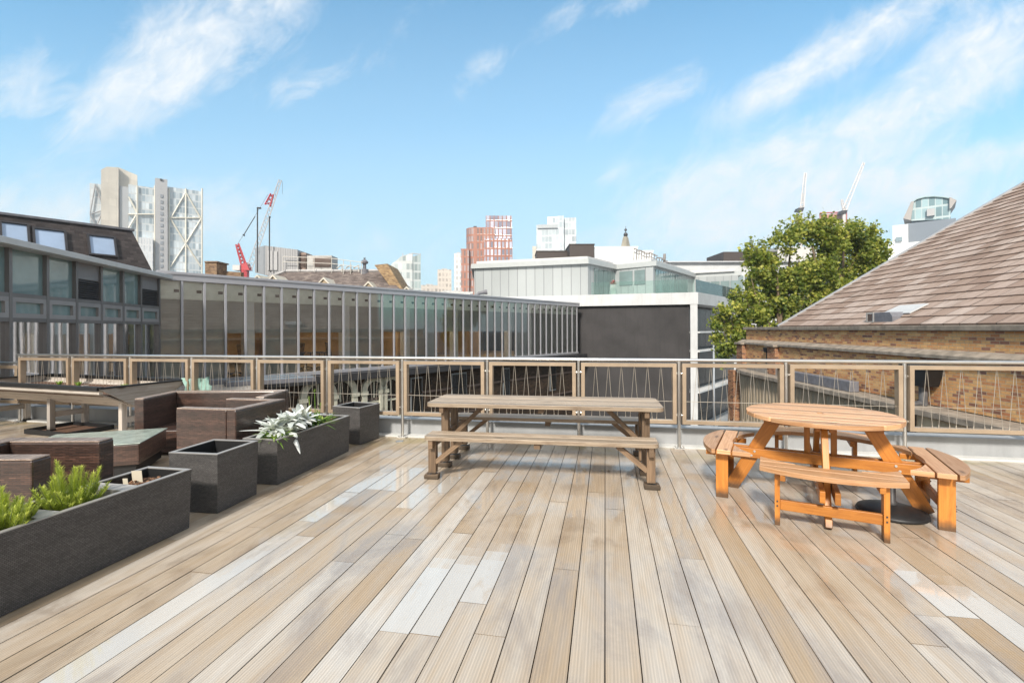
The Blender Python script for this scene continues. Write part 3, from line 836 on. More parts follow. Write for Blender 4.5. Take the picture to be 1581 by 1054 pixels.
# D: chair near the left edge, open to the right
c0 = G(170, 676.5, zt); c1 = G(42, 711, zt)
dd = (c0-c1).normalized(); wD = (c0-c1).length; nD = Vector((dd.y, -dd.x, 0))
cD = (c0+c1)/2-nD*.74/2+nD*0; cD.z = 0
armchair('brown wicker armchair cut by the left picture edge', cD, math.atan2(nD.x, -nD.y), wD, .80, zt, t=0.13)
def coffee():
    zc = .37; q = [G(216, 682, zc), G(259, 659, zc)]
    dr = (q[1]-q[0]).normalized(); lf = Vector((-dr.y, dr.x, 0)); L = (q[1]-q[0]).length; Wd = 1.05
    c = (q[0]+q[1])/2+lf*Wd/2; c.z = 0
    rt = root('coffee_table', 'low brown wicker coffee table with a glass top between the seats', 'coffee table', c, math.atan2(dr.y, dr.x))
    mb = MB(); mb.bb((-L/2+.01, -Wd/2+.01, .14), (L/2-.01, Wd/2-.01, zc-.02)); mb.build('table_body', m_wicker, rt, bevel=.01)
    mb = MB(); mb.bb((-L/2+.05, -Wd/2+.05, .03), (L/2-.05, Wd/2-.05, .14)); mb.build('plinth', m_black, rt)
    mb = MB(); mb.bb((-L/2, -Wd/2, zc-.018), (L/2, Wd/2, zc-.008)); mb.build('glass_top', plain('frosted wet glass', (.36, .42, .37), .12, .25, 9, .15, 0, .8), rt, bevel=.003)
coffee()

# ------------------------------------------------------------------ raised bed (V shaped trough on legs)
def trug():
    zr = .745
    a = G(152, 600, zr); b = G(-70, 588.5, zr); ax = (a-b).normalized(); ay = Vector((-ax.y, ax.x, 0))
    L = (a-b).length; Wd = 1.18
    c = a-ax*L/2+ay*Wd/2; c.z = 0
    rt = root('raised_bed', 'raised wooden trough on legs with a black liner, left of the seats', 'raised bed', c, math.atan2(ax.y, ax.x))
    zb = .44; wb = .22
    for s in (-1, 1):
        m = MB(); n = 4
        for k in range(n):
            t0, t1 = k/n, (k+1)/n-.012
            y0, y1 = s*(wb/2+(Wd-wb)/2*t0), s*(wb/2+(Wd-wb)/2*t1); z0, z1 = zb+(zr-zb-.06)*t0, zb+(zr-zb-.06)*t1
            m.beam((-L/2+.03, (y0+y1)/2, (z0+z1)/2), (L/2-.03, (y0+y1)/2, (z0+z1)/2), .02, math.hypot(y1-y0, z1-z0), (0, y1-y0, z1-z0))
        m.build('side_boards', m_greywood, rt, bevel=.002)
        m = MB(); m.beam((-L/2, s*(Wd/2-.03), zr-.045), (L/2, s*(Wd/2-.03), zr-.045), .05, .07); m.build('rim_board', m_greywood, rt, bevel=.003)
        m = MB(); m.beam((-L/2, s*(Wd/2-.02), zr-.008), (L/2, s*(Wd/2-.02), zr-.008), .085, .05); m.build('liner_lip', m_black, rt)
    for e in (-1, 1):
        x = e*L/2
        m = MB(); m.extr([(x, -Wd/2, zr-.01), (x, -wb/2, zb-.02), (x, wb/2, zb-.02), (x, Wd/2, zr-.01)], (e*.025, 0, 0)); m.build('end_board', m_greywood, rt, bevel=.003)
        m = MB(); m.beam((x-e*.0, -Wd/2, zr), (x, Wd/2, zr), .07, .02); m.build('liner_lip', m_black, rt)
    for x in (-L/2+.1, -.05, L/2-.12):
        for s in (-1, 1):
            m = MB(); m.beam((x, s*.22, 0.0), (x, s*.22, zr-.10), .07, .07, (1, 0, 0)); l = m.build('leg', m_greywood, rt, bevel=.003)
            m = MB(); m.box((x, s*.22, .02), (.08, .08, .05)); m.build('leg_cap', m_black, l)
        m = MB(); m.beam((x, -.25, .26), (x, .25, .26), .035, .08); m.build('cross_rail', m_greywood, rt, bevel=.003)
    m = MB(); m.bb((-L/2+.05, -Wd/2+.07, zr-.12), (L/2-.05, Wd/2-.07, zr-.11)); m.build('soil', m_soil, rt)
    for k, x in enumerate((.36, .50, .82)):
        p = root('seedling', ('tiny green seedling in the raised bed, leftmost of three', 'tiny green seedling in the raised bed, middle of three', 'tiny green seedling in the raised bed, rightmost of three')[k], 'plant', c+ax*(x*L-L/2)+ay*.1+Vector((0, 0, zr-.11)), 0, 'seedlings in the raised bed')
        lf = MB()
        for i in range(9):
            an = i*2.4; lf.blade((0, 0, 0), (math.cos(an)*.5, math.sin(an)*.5, .9), (0, 0, -.1), .11, .03, 3, .2, random.uniform(.5, 1))
        lf.build('leaf', m_strap, p)
    # shallow black tray on the deck below
    tc = c+ax*(.05*L)-ay*.1
    tr = root('plant_tray', 'shallow black tray lying on the deck under the raised bed', 'tray', tc, math.atan2(ax.y, ax.x))
    m = MB()
    for s in (-1, 1):
        m.bb((-.45, s*.30-.02, .002), (.45, s*.30+.02, .07)); m.bb((s*.45-.02, -.279, .002), (s*.45+.02, .279, .07))
    m.build('tray_rim', m_black, tr, bevel=.004)
    m = MB(); m.bb((-.428, -.278, .004), (.428, .278, .02)); m.build('tray_floor', m_soil, tr)
    # crumpled green sheet hanging at the end
    sh = root('plastic_sheet', 'crumpled translucent green sheet hung at the end of the raised bed', 'plastic sheet', c+ax*(L/2+.05)+ay*.62)
    m = MB(); n = 9
    rnd = random.Random(3)
    H = [[Vector((ax*(rnd.uniform(-.05, .07))+ax*(-.02+.30*i/n)+ay*(-.10+.2*i/n)))+Vector((0, 0, zr+.03-(.60)*j/n+rnd.uniform(-.02, .02))) for i in range(n+1)] for j in range(n+1)]
    for j in range(n):
        for i in range(n): m.face([H[j][i], H[j][i+1], H[j+1][i+1], H[j+1][i]], smooth=True)
    o = m.build('sheet', plain('green polythene', (.30, .48, .42), .25, .2, 5), sh, weld=True)
trug()

# small things lying on the deck
for k, (u, v) in enumerate(((884, 727), (903, 728), (932, 728), (939, 726), (712, 700))):
    o = root('dry_leaf', 'small pale dry leaf lying flat on the deck by the brown table', 'leaf', G(u, v)+Vector((0, 0, .004)), random.random()*6, 'dry leaves on the deck')
    m = MB(); m.blade((0, 0, .004), (1, 0, .12), (0, 0, .05), .05, .03, 4, .5); m.build('leaf_blade', plain('dry leaf', (.5, .42, .3), .8, .2, 20), o)
for k, (u, v, lab) in enumerate(((617, 681, 'round steel deck light sunk beside the railing post near the dark square planter'), (1068, 687, 'round steel deck light sunk near the left bench of the orange table'))):
    o = root('deck_light', lab, 'deck light', G(u, v), 0, 'round deck lights')
    m = MB(); m.lathe([(0, .008), (.035, .009), (.05, .006), (.055, .001)], 24); m.build('cover', m_steel, o, weld=True)

# ================================================================== SURROUNDINGS
GZ = -14.0
mb = MB(); mb.face([(-2500, -2500, GZ), (2500, -2500, GZ), (2500, 3500, GZ), (-2500, 3500, GZ)])
struct(mb, 'ground', plain('city ground', (0.10, 0.10, 0.10), 0.9, 0.3, 0.05))

# ------------------------------------------------------------------ long glazed wing
WA = Vector((XU(243.5, 15.0), 15.0, 0)); WB = Vector((XU(890.0, 34.5), 34.5, 0))
WD = (WB-WA).normalized(); WL = (WB-WA).length; WN = Vector((-WD.y, WD.x, 0))   # WN points away, into the building
WRZ = math.atan2(WD.y, WD.x)
def wing_t(u):
    a = (u-CU)/F; return (a*WA.y-WA.x)/(WD.x-a*WD.y)
def wing():
    rt = root('glazed_office_wing', 'long grey framed glazed office wing with roller blinds across the courtyard', 'building', WA, WRZ)
    zs, zt, zc = -0.15, 3.08, 3.34
    pitch0 = wing_t(281.5)-wing_t(244.5); N = round(WL/pitch0); pitch = WL/N
    mb = MB(); mb.bb((-0.05, -0.09, zt), (WL+0.3, 0.5, zc)); mb.bb((-0.05, -0.12, zc-.07), (WL+.3, -0.091, zc+.02)); mb.build('cornice', m_grey, rt, bevel=.01)
    mb = MB(); mb.bb((-.05, .502, zc-.12), (WL+.3, 9, zc-.04)); r_ = mb.build('roof', plain('grey roof felt', (.30, .31, .33), .7, .15, 1), rt)
    mb = MB(); mb.bb((-0.05, -0.16, zs-.10), (WL, 0.16, zs+.03)); mb.build('sill', m_grey, rt, bevel=.006)
    # interior
    mb = MB(); mb.bb((0.02, .2, zs-.3), (WL-.02, 7.8, zs)); mb.build('interior_floor', plain('office carpet', (.34, .25, .16), .8, .1), rt)
    mb = MB(); mb.bb((0.02, 7.8, zs), (WL-.02, 8, zt)); mb.bb((-.05, .5, zs), (0.02, 8, zt)); mb.bb((WL-.02, .5, zs), (WL+.05, 8, zt))
    for x in (6.5, 12.2, 19.0): mb.bb((x, 4.0, zs), (x+.12, 7.8, zt))
    mb.build('interior_wall', plain('tan office wall', (.62, .44, .26), .8, .1), rt)
    mb = MB(); mb.bb((0.02, .2, zt-.1), (WL-.02, 7.8, zt-.02)); mb.build('interior_ceiling', m_white, rt)
    for x in (3.6, 7.2, 10.8, 14.4, 18.0, 21.6):
        mb = MB(); mb.bb((x, 2.2, zt-.16), (x+1.5, 2.6, zt-.11)); mb.build('ceiling_lamp', emit('office lamp', (1, .80, .55), 9), rt)
    # windows, one per bay
    mull = MB(); mull.bb((-.032, -.075, zs+.03), (.032, .0, zt)); mull.bb((-.02, .001, zs+.03), (.02, .02, zt))
    mo = mull.build('mullion', m_grey, rt)
    wn = MB(); wn.face([(.036, -.02, zs+.031), (pitch-.036, -.02, zs+.031), (pitch-.036, -.02, zt), (.036, -.02, zt)]); wo = wn.build('window', m_winglass, rt)
    tp = MB(); tp.bb((0, .035, zt-.56), (pitch, .06, zt-.002)); tp.bb((0, .025, zt-.59), (pitch, .034, zt-.55))
    tpo = tp.build('transom_panel', plain('pale transom panel', (.86, .88, .82), .6, .1), wo)
    lg = MB(); lg.bb((pitch-.20, .015, zt-.36), (pitch-.06, .034, zt-.27)); lgo = lg.build('vent_lug', m_dark, wo)
    m_bl = plain('grey roller blind', (.42, .425, .41), .8, .12, .7)
    bf = MB(); bf.bb((0, .065, zs+.04), (pitch, .075, zt-.57)); bfo = bf.build('blind', m_bl, wo)
    bh = MB(); bh.bb((0, .065, zs+1.58), (pitch, .075, zt-.57)); bh.bb((.02, .058, zs+1.55), (pitch-.02, .085, zs+1.579)); bho = bh.build('blind', m_bl, wo)
    opens = [(340, 398), (468, 528), (588, 626), (674, 796)]
    cols = [int(wing_t(u)/pitch) for u in (406, 533, 632, 707, 792)]
    for k in range(N+1):
        x = k*pitch
        m = mo if k == 0 else mo.copy()
        if k: COL.objects.link(m)
        m.location = (x, 0, 0)
        if k == N: continue
        w = wo if k == 0 else wo.copy()
        if k: COL.objects.link(w)
        w.location = (x, 0, 0)
        t = tpo if k == 0 else tpo.copy()
        if k: COL.objects.link(t); t.parent = w
        if k: g_ = lgo.copy(); COL.objects.link(g_); g_.parent = w
        c = WA+WD*(x+pitch/2); u = CU+F*c.x/c.y
        half = any(a < u < b for a, b in opens)
        b = (bho if half else bfo).copy(); COL.objects.link(b); b.parent = w
        if k in cols: b.scale.x = .42; b.location.x = pitch*.58
    bpy.data.objects.remove(bfo); bpy.data.objects.remove(bho)
    for k in cols:
        mb = MB(); mb.bb((k*pitch+.02, .07, zs+.005), (k*pitch+pitch*.56, .36, zt-.57)); mb.build('column', m_white, rt)
    # gutter and dark storey below
    mb = MB(); mb.bb((3.2, -.55, zs-.42), (WL+.6, .1, zs-.12)); mb.build('gutter', plain('black lead gutter', (.035, .034, .037), .5, .2, 2), rt, bevel=.02)
    mb = MB(); mb.bb((3.0, -.10, GZ), (WL-.05, 8, zs-.43)); 
    mb.build('lower_wall', brick('dark brown brick', [(0, (.030, .020, .014)), (.5, (.052, .034, .022)), (1, (.085, .052, .032))], (.045, .036, .03)), rt)
    for z in (-1.55, -2.9):
        mb = MB(); mb.bb((3.0, -.16, z), (WL-.05, -.101, z+.10)); mb.build('string_course', plain('dark string course', (.085, .06, .05), .7, .2), rt)
    # stone arches of the storey below
    m_arch = plain('cream arch stone', (.58, .57, .46), .8, .15, 3, .1)
    for u in (488, 522, 574, 600):
        x = wing_t(u); r = .52 if u < 560 else .40; zc_ = -1.12
        a = MB(); n = 14
        prof = [(r, -2.6-0.9)]+[(r*math.cos(PI*k/n), r*math.sin(PI*k/n)) for k in range(n+1)]+[(-r, -3.5)]
        rr = r+.24
        outp = [(rr, -3.5)]+[(rr*math.cos(PI*k/n), rr*math.sin(PI*k/n)) for k in range(n+1)]+[(-rr, -3.5)]
        for k in range(len(prof)-1):
            q = [prof[k], outp[k], outp[k+1], prof[k+1]]
            a.extr([(x+px, -.24, zc_+pz) for px, pz in q], (0, .138, 0))
        a.bb((x-rr-.06, -.28, zc_-.16), (x-r+.03, -.101, zc_)); a.bb((x+r-.03, -.28, zc_-.16), (x+rr+.06, -.101, zc_))
        f = a.build('arched_window', m_arch, rt)
        g = MB(); g.face([(x+px, -.115, zc_+pz) for px, pz in prof]); g.build('pane', m_blackglass, f)
        g = MB(); g.bb((x-.03, -.15, zc_-3.5), (x+.03, -.116, zc_+r)); g.bb((x-r, -.15, zc_-.55), (x+r, -.116, zc_-.47)); g.build('glazing_bar', m_arch, f)
    for u, w in ((640, .30), (706, .5), (779, .25), (851, .3)):
        x = wing_t(u)
        g = MB(); g.bb((x-w-.05, -.14, -2.55), (x+w+.05, -.101, -.75)); f = g.build('window', plain('grey window frame', (.24, .26, .27), .5, .1), rt)
        g = MB(); g.bb((x-w, -.16, -2.48), (x+w, -.141, -.82)); g.build('pane', m_blackglass, f)
    return rt
wing()
def office_chair(label, p, rz):
    o = root('office_chair', label, 'office chair', p, rz, 'office chairs inside the glazed wing')
    m = MB(); m.bb((-.24, -.24, .44), (.24, .24, .52)); m.build('seat', m_black, o, bevel=.03)
    m = MB(); m.obox((0, .25, .82), (1, 0, 0), (0, .98, .15), (0, -.15, .98), (.22, .03, .30)); m.build('backrest', m_black, o, bevel=.03)
    m = MB(); m.tube([(0, 0, .06), (0, 0, .45)], .03, 8)
    for k in range(5): a = k*2*PI/5; m.tube([(0, 0, .10), (math.cos(a)*.3, math.sin(a)*.3, .05)], .022, 6)
    m.build('base', m_dark, o)
    for s in (-1, 1):
        m = MB(); m.tube([(s*.25, -.02, .5), (s*.28, -.02, .68), (s*.28, -.18, .70), (s*.28, .15, .70)], .02, 6); m.build('armrest', m_black, o)
names = ['left of the two full length open bays', 'middle of the leftmost open bays', 'right of the leftmost open bays']
for k, (u, d, rz) in enumerate(((352, 1.2, 1.9), (372, 1.7, 2.2), (384, 1.1, -.4), (481, 1.2, 1.2), (502, 1.5, 2.6), (520, 1.1, -.8))):
    p = WA+WD*wing_t(u)+WN*d+Vector((0, 0, -.15))
    office_chair('black office chair seen through the glazed wing, number %s from the left' % ('one', 'two', 'three', 'four', 'five', 'six')[k], p, rz)

# gravel roof and skylights between the railing and the glazed wings
mb = MB()
pts = [DR*-12.6+DB*(RB+.36), DR*-5.3+DB*(RB+.36), WA+WD*3.0-WN*.05, WA-WN*.02, WA+Vector((-1.5, -.2, 0)), Vector((-13.5, 6, 0))]
mb.prism([(p.x, p.y) for p in pts], -.6, -.22)
struct(mb, 'gravel_roof', m_gravel)
for k, lab in enumerate(('grey skylight strip on the gravel roof, nearer the glazed wing', 'grey skylight strip on the gravel roof, nearer the railing')):
    base = WA+WD*(2.4+.1*k)-WN*(1.1+k*1.0)
    o = root('skylight', lab, 'skylight', base+Vector((0, 0, -.22)), WRZ-.25, 'skylights on the gravel roof')
    m = MB(); m.bb((-1.3, -.28, 0), (1.3, .28, .14)); m.build('kerb_frame', m_lead, o, bevel=.01)
    m = MB(); m.bb((-1.25, -.24, .141), (1.25, .24, .17)); m.build('glazing', plain('sky blue grey glass', (.25, .31, .37), .12, .2, 1, 0, 0, .8), o, bevel=.005)

# ------------------------------------------------------------------ dark framed wing at the left
def left_wing():
    P0 = Vector((XU(241.5, 14.9), 14.9, 0)); P1_ = Vector((XU(0, 9.15), 9.15, 0)); d = (P1_-P0).normalized()
    L = 10.0
    rt = root('dark_glazed_wing', 'dark framed glass wing with louvres at the left picture edge', 'building', P0, math.atan2(d.y, d.x))
    # local x runs towards the viewer; +y local = towards the courtyard or away?
    nrm = Vector((-d.y, d.x, 0)); s = 1 if nrm.x > 0 else -1
    def lt(u):
        a = (u-CU)/F; return (a*P0.y-P0.x)/(d.x-a*d.y)
    us = [241.5, 213, 185, 151, 112, 66.5, 8]; xs = [lt(u) for u in us]
    step = xs[-1]-xs[-2]; xs += [xs[-1]+step*(k+1) for k in range(3)]
    zt, z1, z2, z3, z4 = 3.10, 2.24, 1.74, 1.66, -.25
    zA = 2.20; zB = 1.72
    m = MB(); m.bb((-.2, -.25*s, zt), (xs[-1]+.5, .30*s, zt+.09)); m.bb((-.2, .301*s, zt+.005), (xs[-1]+.5, .37*s, zt+.13)); m.build('cornice', plain('pale metal coping', (.60, .59, .57), .4, .08), rt, bevel=.01)
    m = MB(); m.bb((-.2, -6*s, zt), (xs[-1]+.5, -.251*s, zt+.06)); m.build('roof', m_lead, rt)
    m = MB(); m.bb((-.2, -6*s, z4-.5), (xs[-1]+.5, -.45*s, zt-.01)); m.build('interior_wall', plain('dim interior', (.10, .075, .06), .8, .4, .8), rt)
    mt = plain('dark bronze frame', (.19, .178, .175), .42, .1, 2, 0, .3)
    for x in xs:
        m = MB(); m.bb((x-.04, -.05*s, z4), (x+.04, .095*s, zt)); m.build('mullion', mt, rt)
    for i in range(len(xs)-1):
        a, b = xs[i]+.041, xs[i+1]-.041
        for z, nm in ((zA, 'transom'), (zB, 'transom')):
            m = MB(); m.bb((a, -.04*s, z-.04), (b, .09*s, z+.04)); m.build(nm, mt, rt)
        if i in (0, 3):
            m = MB(); m.bb((a, -.02*s, zA+.52), (b, .05*s, zt)); m.build('panel', plain('grey infill panel', (.25, .235, .235), .5, .06), rt)
            m = MB(); m.bb((a, -.02*s, zA+.04), (b, 0, zA+.52)); n = 9
            for k in range(n):
                z = zA+.07+k*.05; m.obox(((a+b)/2, .04*s, z), (1, 0, 0), (0, .8, -.6*s), (0, .6*s, .8), ((b-a)/2, .035, .005))
            m.build('louvre', plain('dark louvre', (.09, .085, .085), .5, .1), rt)
        else:
            m = MB(); m.face([(a, .02*s, zA+.04), (b, .02*s, zA+.04), (b, .02*s, zt), (a, .02*s, zt)]); m.build('window', m_skyglass, rt)
        # opening vent light
        m = MB(); z0, z1_ = zB+.04, zA-.04; w = .09
        m.bb((a, -.01*s, z0), (b, .09*s, z0+w)); m.bb((a, -.01*s, z1_-w), (b, .09*s, z1_)); m.bb((a, -.01*s, z0+w), (a+w, .09*s, z1_-w)); m.bb((b-w, -.01*s, z0+w), (b, .09*s, z1_-w))
        f = m.build('vent_window', plain('grey vent frame', (.30, .285, .28), .42, .06), rt)
        m = MB(); m.face([(a+w, .03*s, z0+w), (b-w, .03*s, z0+w), (b-w, .03*s, z1_-w), (a+w, .03*s, z1_-w)]); m.build('pane', m_skyglass, f)
        m = MB(); m.face([(a, .02*s, z4), (b, .02*s, z4), (b, .02*s, zB-.04), (a, .02*s, zB-.04)]); f = m.build('window', glass('dim window glass', (.62, .66, .64), .14), rt)
        m = MB(); n = 14; cw = (b-a)*.16
        for k in range(n):
            x0 = a+cw*k/n; x1 = a+cw*(k+1)/n; y0 = -.22*s+.03*math.sin(k*1.9); y1 = -.22*s+.03*math.sin((k+1)*1.9)
            m.face([(x0, y0, z4), (x1, y1, z4), (x1, y1, zB-.05), (x0, y0, zB-.05)], smooth=True)
        m.build('curtain', plain('grey curtain', (.085, .08, .078), .9, .1), f, weld=True)
left_wing()

# ------------------------------------------------------------------ slate mansard at the left
def mansard():
    Pb = W(204, 357, 30.0); P0 = W(0, 333, 25.6); Pa = P0-(Pb-P0).normalized()*6
    ax = Vector((Pb.x-Pa.x, Pb.y-Pa.y, 0)); L = ax.length; ax.normalize(); ay = Vector((-ax.y, ax.x, 0))
    zt = 7.5; zb = ZV(416, 29, 222)
    Pa = Vector((Pa.x, Pa.y, 0)); Pb = Vector((Pb.x, Pb.y, 0))
    rt = root('slate_mansard', 'dark slate mansard roof with skylight windows behind the left wing', 'building', Vector((Pa.x, Pa.y, 0)), math.atan2(ax.y, ax.x))
    back = 1.1; zt = ZV(357, 30.0, 204)
    zl = zt
    fr = [(-2, -back, zb), (L+.75, -back, zb), (L, 0, zt), (-2, 0, zt)]
    m = MB(); m.face(fr)
    m.face([(L+.75, -back, zb), (L+.75, 8, zb), (L, 8, zt), (L, 0, zt)]); m.face([(-2, 0, zt), (L, 0, zt), (L, 8, zt), (-2, 8, zt)])
    m.build('roof', brick('slate courses', [(0, (.040, .033, .033)), (.5, (.056, .047, .046)), (1, (.078, .066, .064))], (.028, .023, .022), .35, .16, .55), rt)
    m = MB(); m.bb((-2, -.12, zt+.005), (L+.1, .2, zt+.14)); m.build('coping', m_lead, rt, bevel=.01)
    m = MB(); m.bb((-2, -back-.3, zb-.35), (L+1.1, 8, zb-.01)); m.build('eaves', plain('sandstone eaves', (.36, .25, .14), .8, .2, 2), rt)
    m = MB(); m.bb((-2, -back+.1, GZ), (L+.6, 7.6, zb-.36)); m.build('wall', brick('mansard brick', [(0, (.2, .12, .07)), (1, (.36, .24, .14))], (.3, .26, .2)), rt)
    def lx(u, v):
        a, b = T(u, v)
        # plane of the front slope
        n = (ay*(zt-zb)+Vector((0, 0, -back))); n.normalize()
        o = Pa+Vector((0, 0, zt)); ray = Vector((a, 1, b)); k = (o-Vector((0, 0, EYE))).dot(n)/ray.dot(n)
        p = Vector((0, 0, EYE))+ray*k-Pa; return p.dot(ax), p.dot(ay), p.z
    for (u0, v0, u1, v1) in ((-58, 335, -14, 376), (2, 344, 43, 379), (53, 354, 101, 389), (137, 364, 178, 396)):
        x0, _, zz1 = lx(u0, v0); x1, _, zz0 = lx(u1, v1)
        zz1 = (lx(u0, v0)[2]+lx(u1, v0+6)[2])/2
        yy = lambda z: -back*(zt-z)/(zt-zb)
        sl = Vector((0, back, zt-zb)).normalized(); nn = Vector((0, -sl.z, sl.y)); cx = (x0+x1)/2; cz = (zz0+zz1)/2; hh = (zz1-zz0)/2/sl.z; hw = (x1-x0)/2
        c = Vector((cx, yy(cz), cz))
        m = MB(); X = Vector((1, 0, 0)); w = .10
        for sg in (-1, 1):
            m.obox(c+X*sg*(hw+w/2)+nn*.07, X, nn, sl, (w/2, .09, hh+w)); m.obox(c+sl*sg*(hh+w/2)+nn*.07, X, nn, sl, (hw, .088, w/2))
        f = m.build('roof_window', plain('black window frame', (.03, .028, .032), .4, .1), rt)
        m = MB(); m.face([c-X*hw-sl*hh+nn*.06, c+X*hw-sl*hh+nn*.06, c+X*hw+sl*hh+nn*.06, c-X*hw+sl*hh+nn*.06])
        m.build('pane', plain('painted blue sky glass', (.34, .44, .60), .06, .15, .5, 0, .2, 1), f)  # pale blue of the reflected sky painted on the pane
mansard()

# ------------------------------------------------------------------ far towers (metres per pixel at their distance)
class Far:
    """one distant thing, built at a real distance and turned to face the terrace"""
    def __init__(s, name, label, cat, u, Y, group=None):
        s.Y = Y; s.c = Vector((XU(u, Y), Y, 0)); s.r = root(name, label, cat, s.c+Vector((0, 0, GZ)), 0, group)
        s.ey = s.c.normalized() if Y >= 100 else Vector((0, 1, 0)); s.ex = Vector((s.ey.y, -s.ey.x, 0))
    def w(s, u, v, dy=0.0):
        a, b = T(u, v); k = (s.c.dot(s.ey)+dy)/Vector((a, 1, 0)).dot(s.ey); return Vector((a*k, k, EYE+b*k))
    def block(s, name, mat, u0, u1, v, dep=12, dy=0, bottom=None, parent=None):
        um = (u0+u1)/2; p = s.w(u0, v, dy); q = s.w(u1, v, dy); zt = s.w(um, v, dy).z; zb = GZ if bottom is None else s.w(um, bottom, dy).z
        p.z = q.z = 0; e = s.ey*dep
        m = MB(); m.prism([(k.x, k.y) for k in (p, q, q+e, p+e)], zb, zt)
        return m.build(name, mat, parent or s.r, True)
    def poly(s, name, mat, pts, dep, dy=0.0):
        m = MB(); m.extr([s.w(u, v, dy) for u, v in pts], s.ey*dep); return m.build(name, mat, s.r, True)
    def pipe(s, name, mat, pts, r, dy=-.3, parent=None, n=6):
        m = MB()
        for a, b in zip(pts[:-1], pts[1:]):
            m.tube([s.w(a[0], a[1], dy), s.w(b[0], b[1], dy)], r, n)
        return m.build(name, mat, parent or s.r, True)
m_bg1 = grid('pale office glass', (.46, .54, .59), (.58, .59, .59), 1.5, 3.9, .25, .5, .12, .25, spec=.45, pale=(.66, .71, .74))
m_bg2 = grid('blue office glass', (.40, .50, .57), (.54, .57, .58), 1.5, 3.9, .22, .7, .12, .28, spec=.45, pale=(.66, .72, .76))
m_cream = grid('cream cladding', (.58, .53, .45), (.46, .42, .36), 3, 3.9, .12, .12, .5, .06)
m_towergrey = plain('grey tower cladding', (.46, .455, .46), .6, .05, .05)
m_brace = plain('cream steel brace', (.70, .66, .56), .5, .05, .2)
def broadgate():
    f = Far('braced_tower', 'pale glass office tower with cream cross bracing at the left skyline', 'tower', 225, 260)
    px = 260/F
    f.block('glass_wing', m_bg1, 138.5, 161, 284, 16, 2)
    core = lambda poly, dy, dep, name, mat: f.poly(name, mat, poly, dep, dy)
    core([(156, 262), (165, 257.5), (183, 258.5), (183, 520), (156, 520)], 0, 15, 'core', m_cream)
    core([(183.2, 258.5), (212, 270.5), (212, 520), (183.2, 520)], 3, 14, 'core', m_cream)
    f.block('glass_wing', plain('grey side glass', (.40, .41, .42), .3, .08, .05), 184.5, 198, 288, 8, 1)
    f.block('glass_wing', m_bg2, 198.2, 240, 287.5, 18, .5)
    f.block('lower_block', grid('white ribbed block', (.60, .62, .64), (.72, .72, .72), 1.2, 3.9, .4, .6, .3, .1), 214, 236, 367, 6, -4)
    f.block('shaft', m_towergrey, 239.5, 258.5, 276, 16, -2)
    f.block('shaft_slot', m_dark, 247, 251, 278.5, 1, -2.5, bottom=276)
    f.block('glass_wing', m_bg2, 258.8, 312.5, 292, 20, 0)
    for v in range(300, 425, 9): f.block('shaft_window', plain('shaft window', (.30, .32, .35), .2, .1), 247.5, 251.5, v, .5, -2.3, bottom=v+5)
    for u in (261, 287, 312): f.pipe('brace', m_brace, [(u, 291), (u, 430)], .45)
    for a in ([(287, 297), (263.5, 338), (287, 376), (263.5, 412)], [(287, 297), (310.5, 338), (287, 376), (310.5, 412)]): f.pipe('brace', m_brace, a, .45)
    f.pipe('brace', m_brace, [(261, 336.5), (312, 336.5)], .45)
    for u in (212, 239): f.pipe('brace', m_brace, [(u, 287), (u, 430)], .45)
    f.pipe('brace', m_brace, [(199, 304), (212, 329), (199, 352)], .45); f.pipe('brace', m_brace, [(198, 331), (240, 331)], .45)
    for a in ([(147, 285), (139, 330)], [(147, 285), (160, 322), (140, 372)], [(139, 331), (161, 324)], [(139, 331), (160, 372)]): f.pipe('brace', plain('grey steel brace', (.34, .33, .33), .5, .05), a, .3, 1.2)
broadgate()
def brown_tower():
    f = Far('brown_tower', 'stepped rust brown tower with blue glass on the centre skyline', 'tower', 750, 220)
    g = grid('rust mullions', (.30, .30, .38), (.33, .115, .06), 1.7, 3.4, .65, .75, .15, .3, pale=(.58, .60, .72))
    g2 = grid('rust mullions close', (.28, .20, .18), (.34, .125, .07), 1.5, 3.4, .75, .8, .2, .3, pale=(.44, .36, .36))
    g3 = grid('mauve mullions', (.32, .32, .42), (.29, .12, .085), 1.9, 3.4, .5, .6, .12, .3, pale=(.66, .68, .80))
    f.block('facade', g2, 711.5, 724, 384, 20, 0)
    # rounded mid block
    m = MB(); n = 10; a_ = f.w(719, 351, 1); b_ = f.w(764, 351, 1); zt = f.w(742, 351, 1).z; a_.z = b_.z = 0; w_ = (b_-a_).length; r = w_*.35
    P = [b_, b_+f.ey*18, a_+f.ey*18]+[a_+f.ex*(r-r*math.cos(PI/2*k/n))+f.ey*(r-r*math.sin(PI/2*k/n)) for k in range(n+1)]
    m.prism([(k.x, k.y) for k in P], GZ, zt); m.build('facade', g2, f.r, True)
    f.block('facade', g, 748, 791, 368, 20, -3); f.block('facade', g3, 750, 790.5, 333, 17, 2)
    f.block('plant_room', m_dark, 731, 736, 349, 3, 6)
brown_tower()
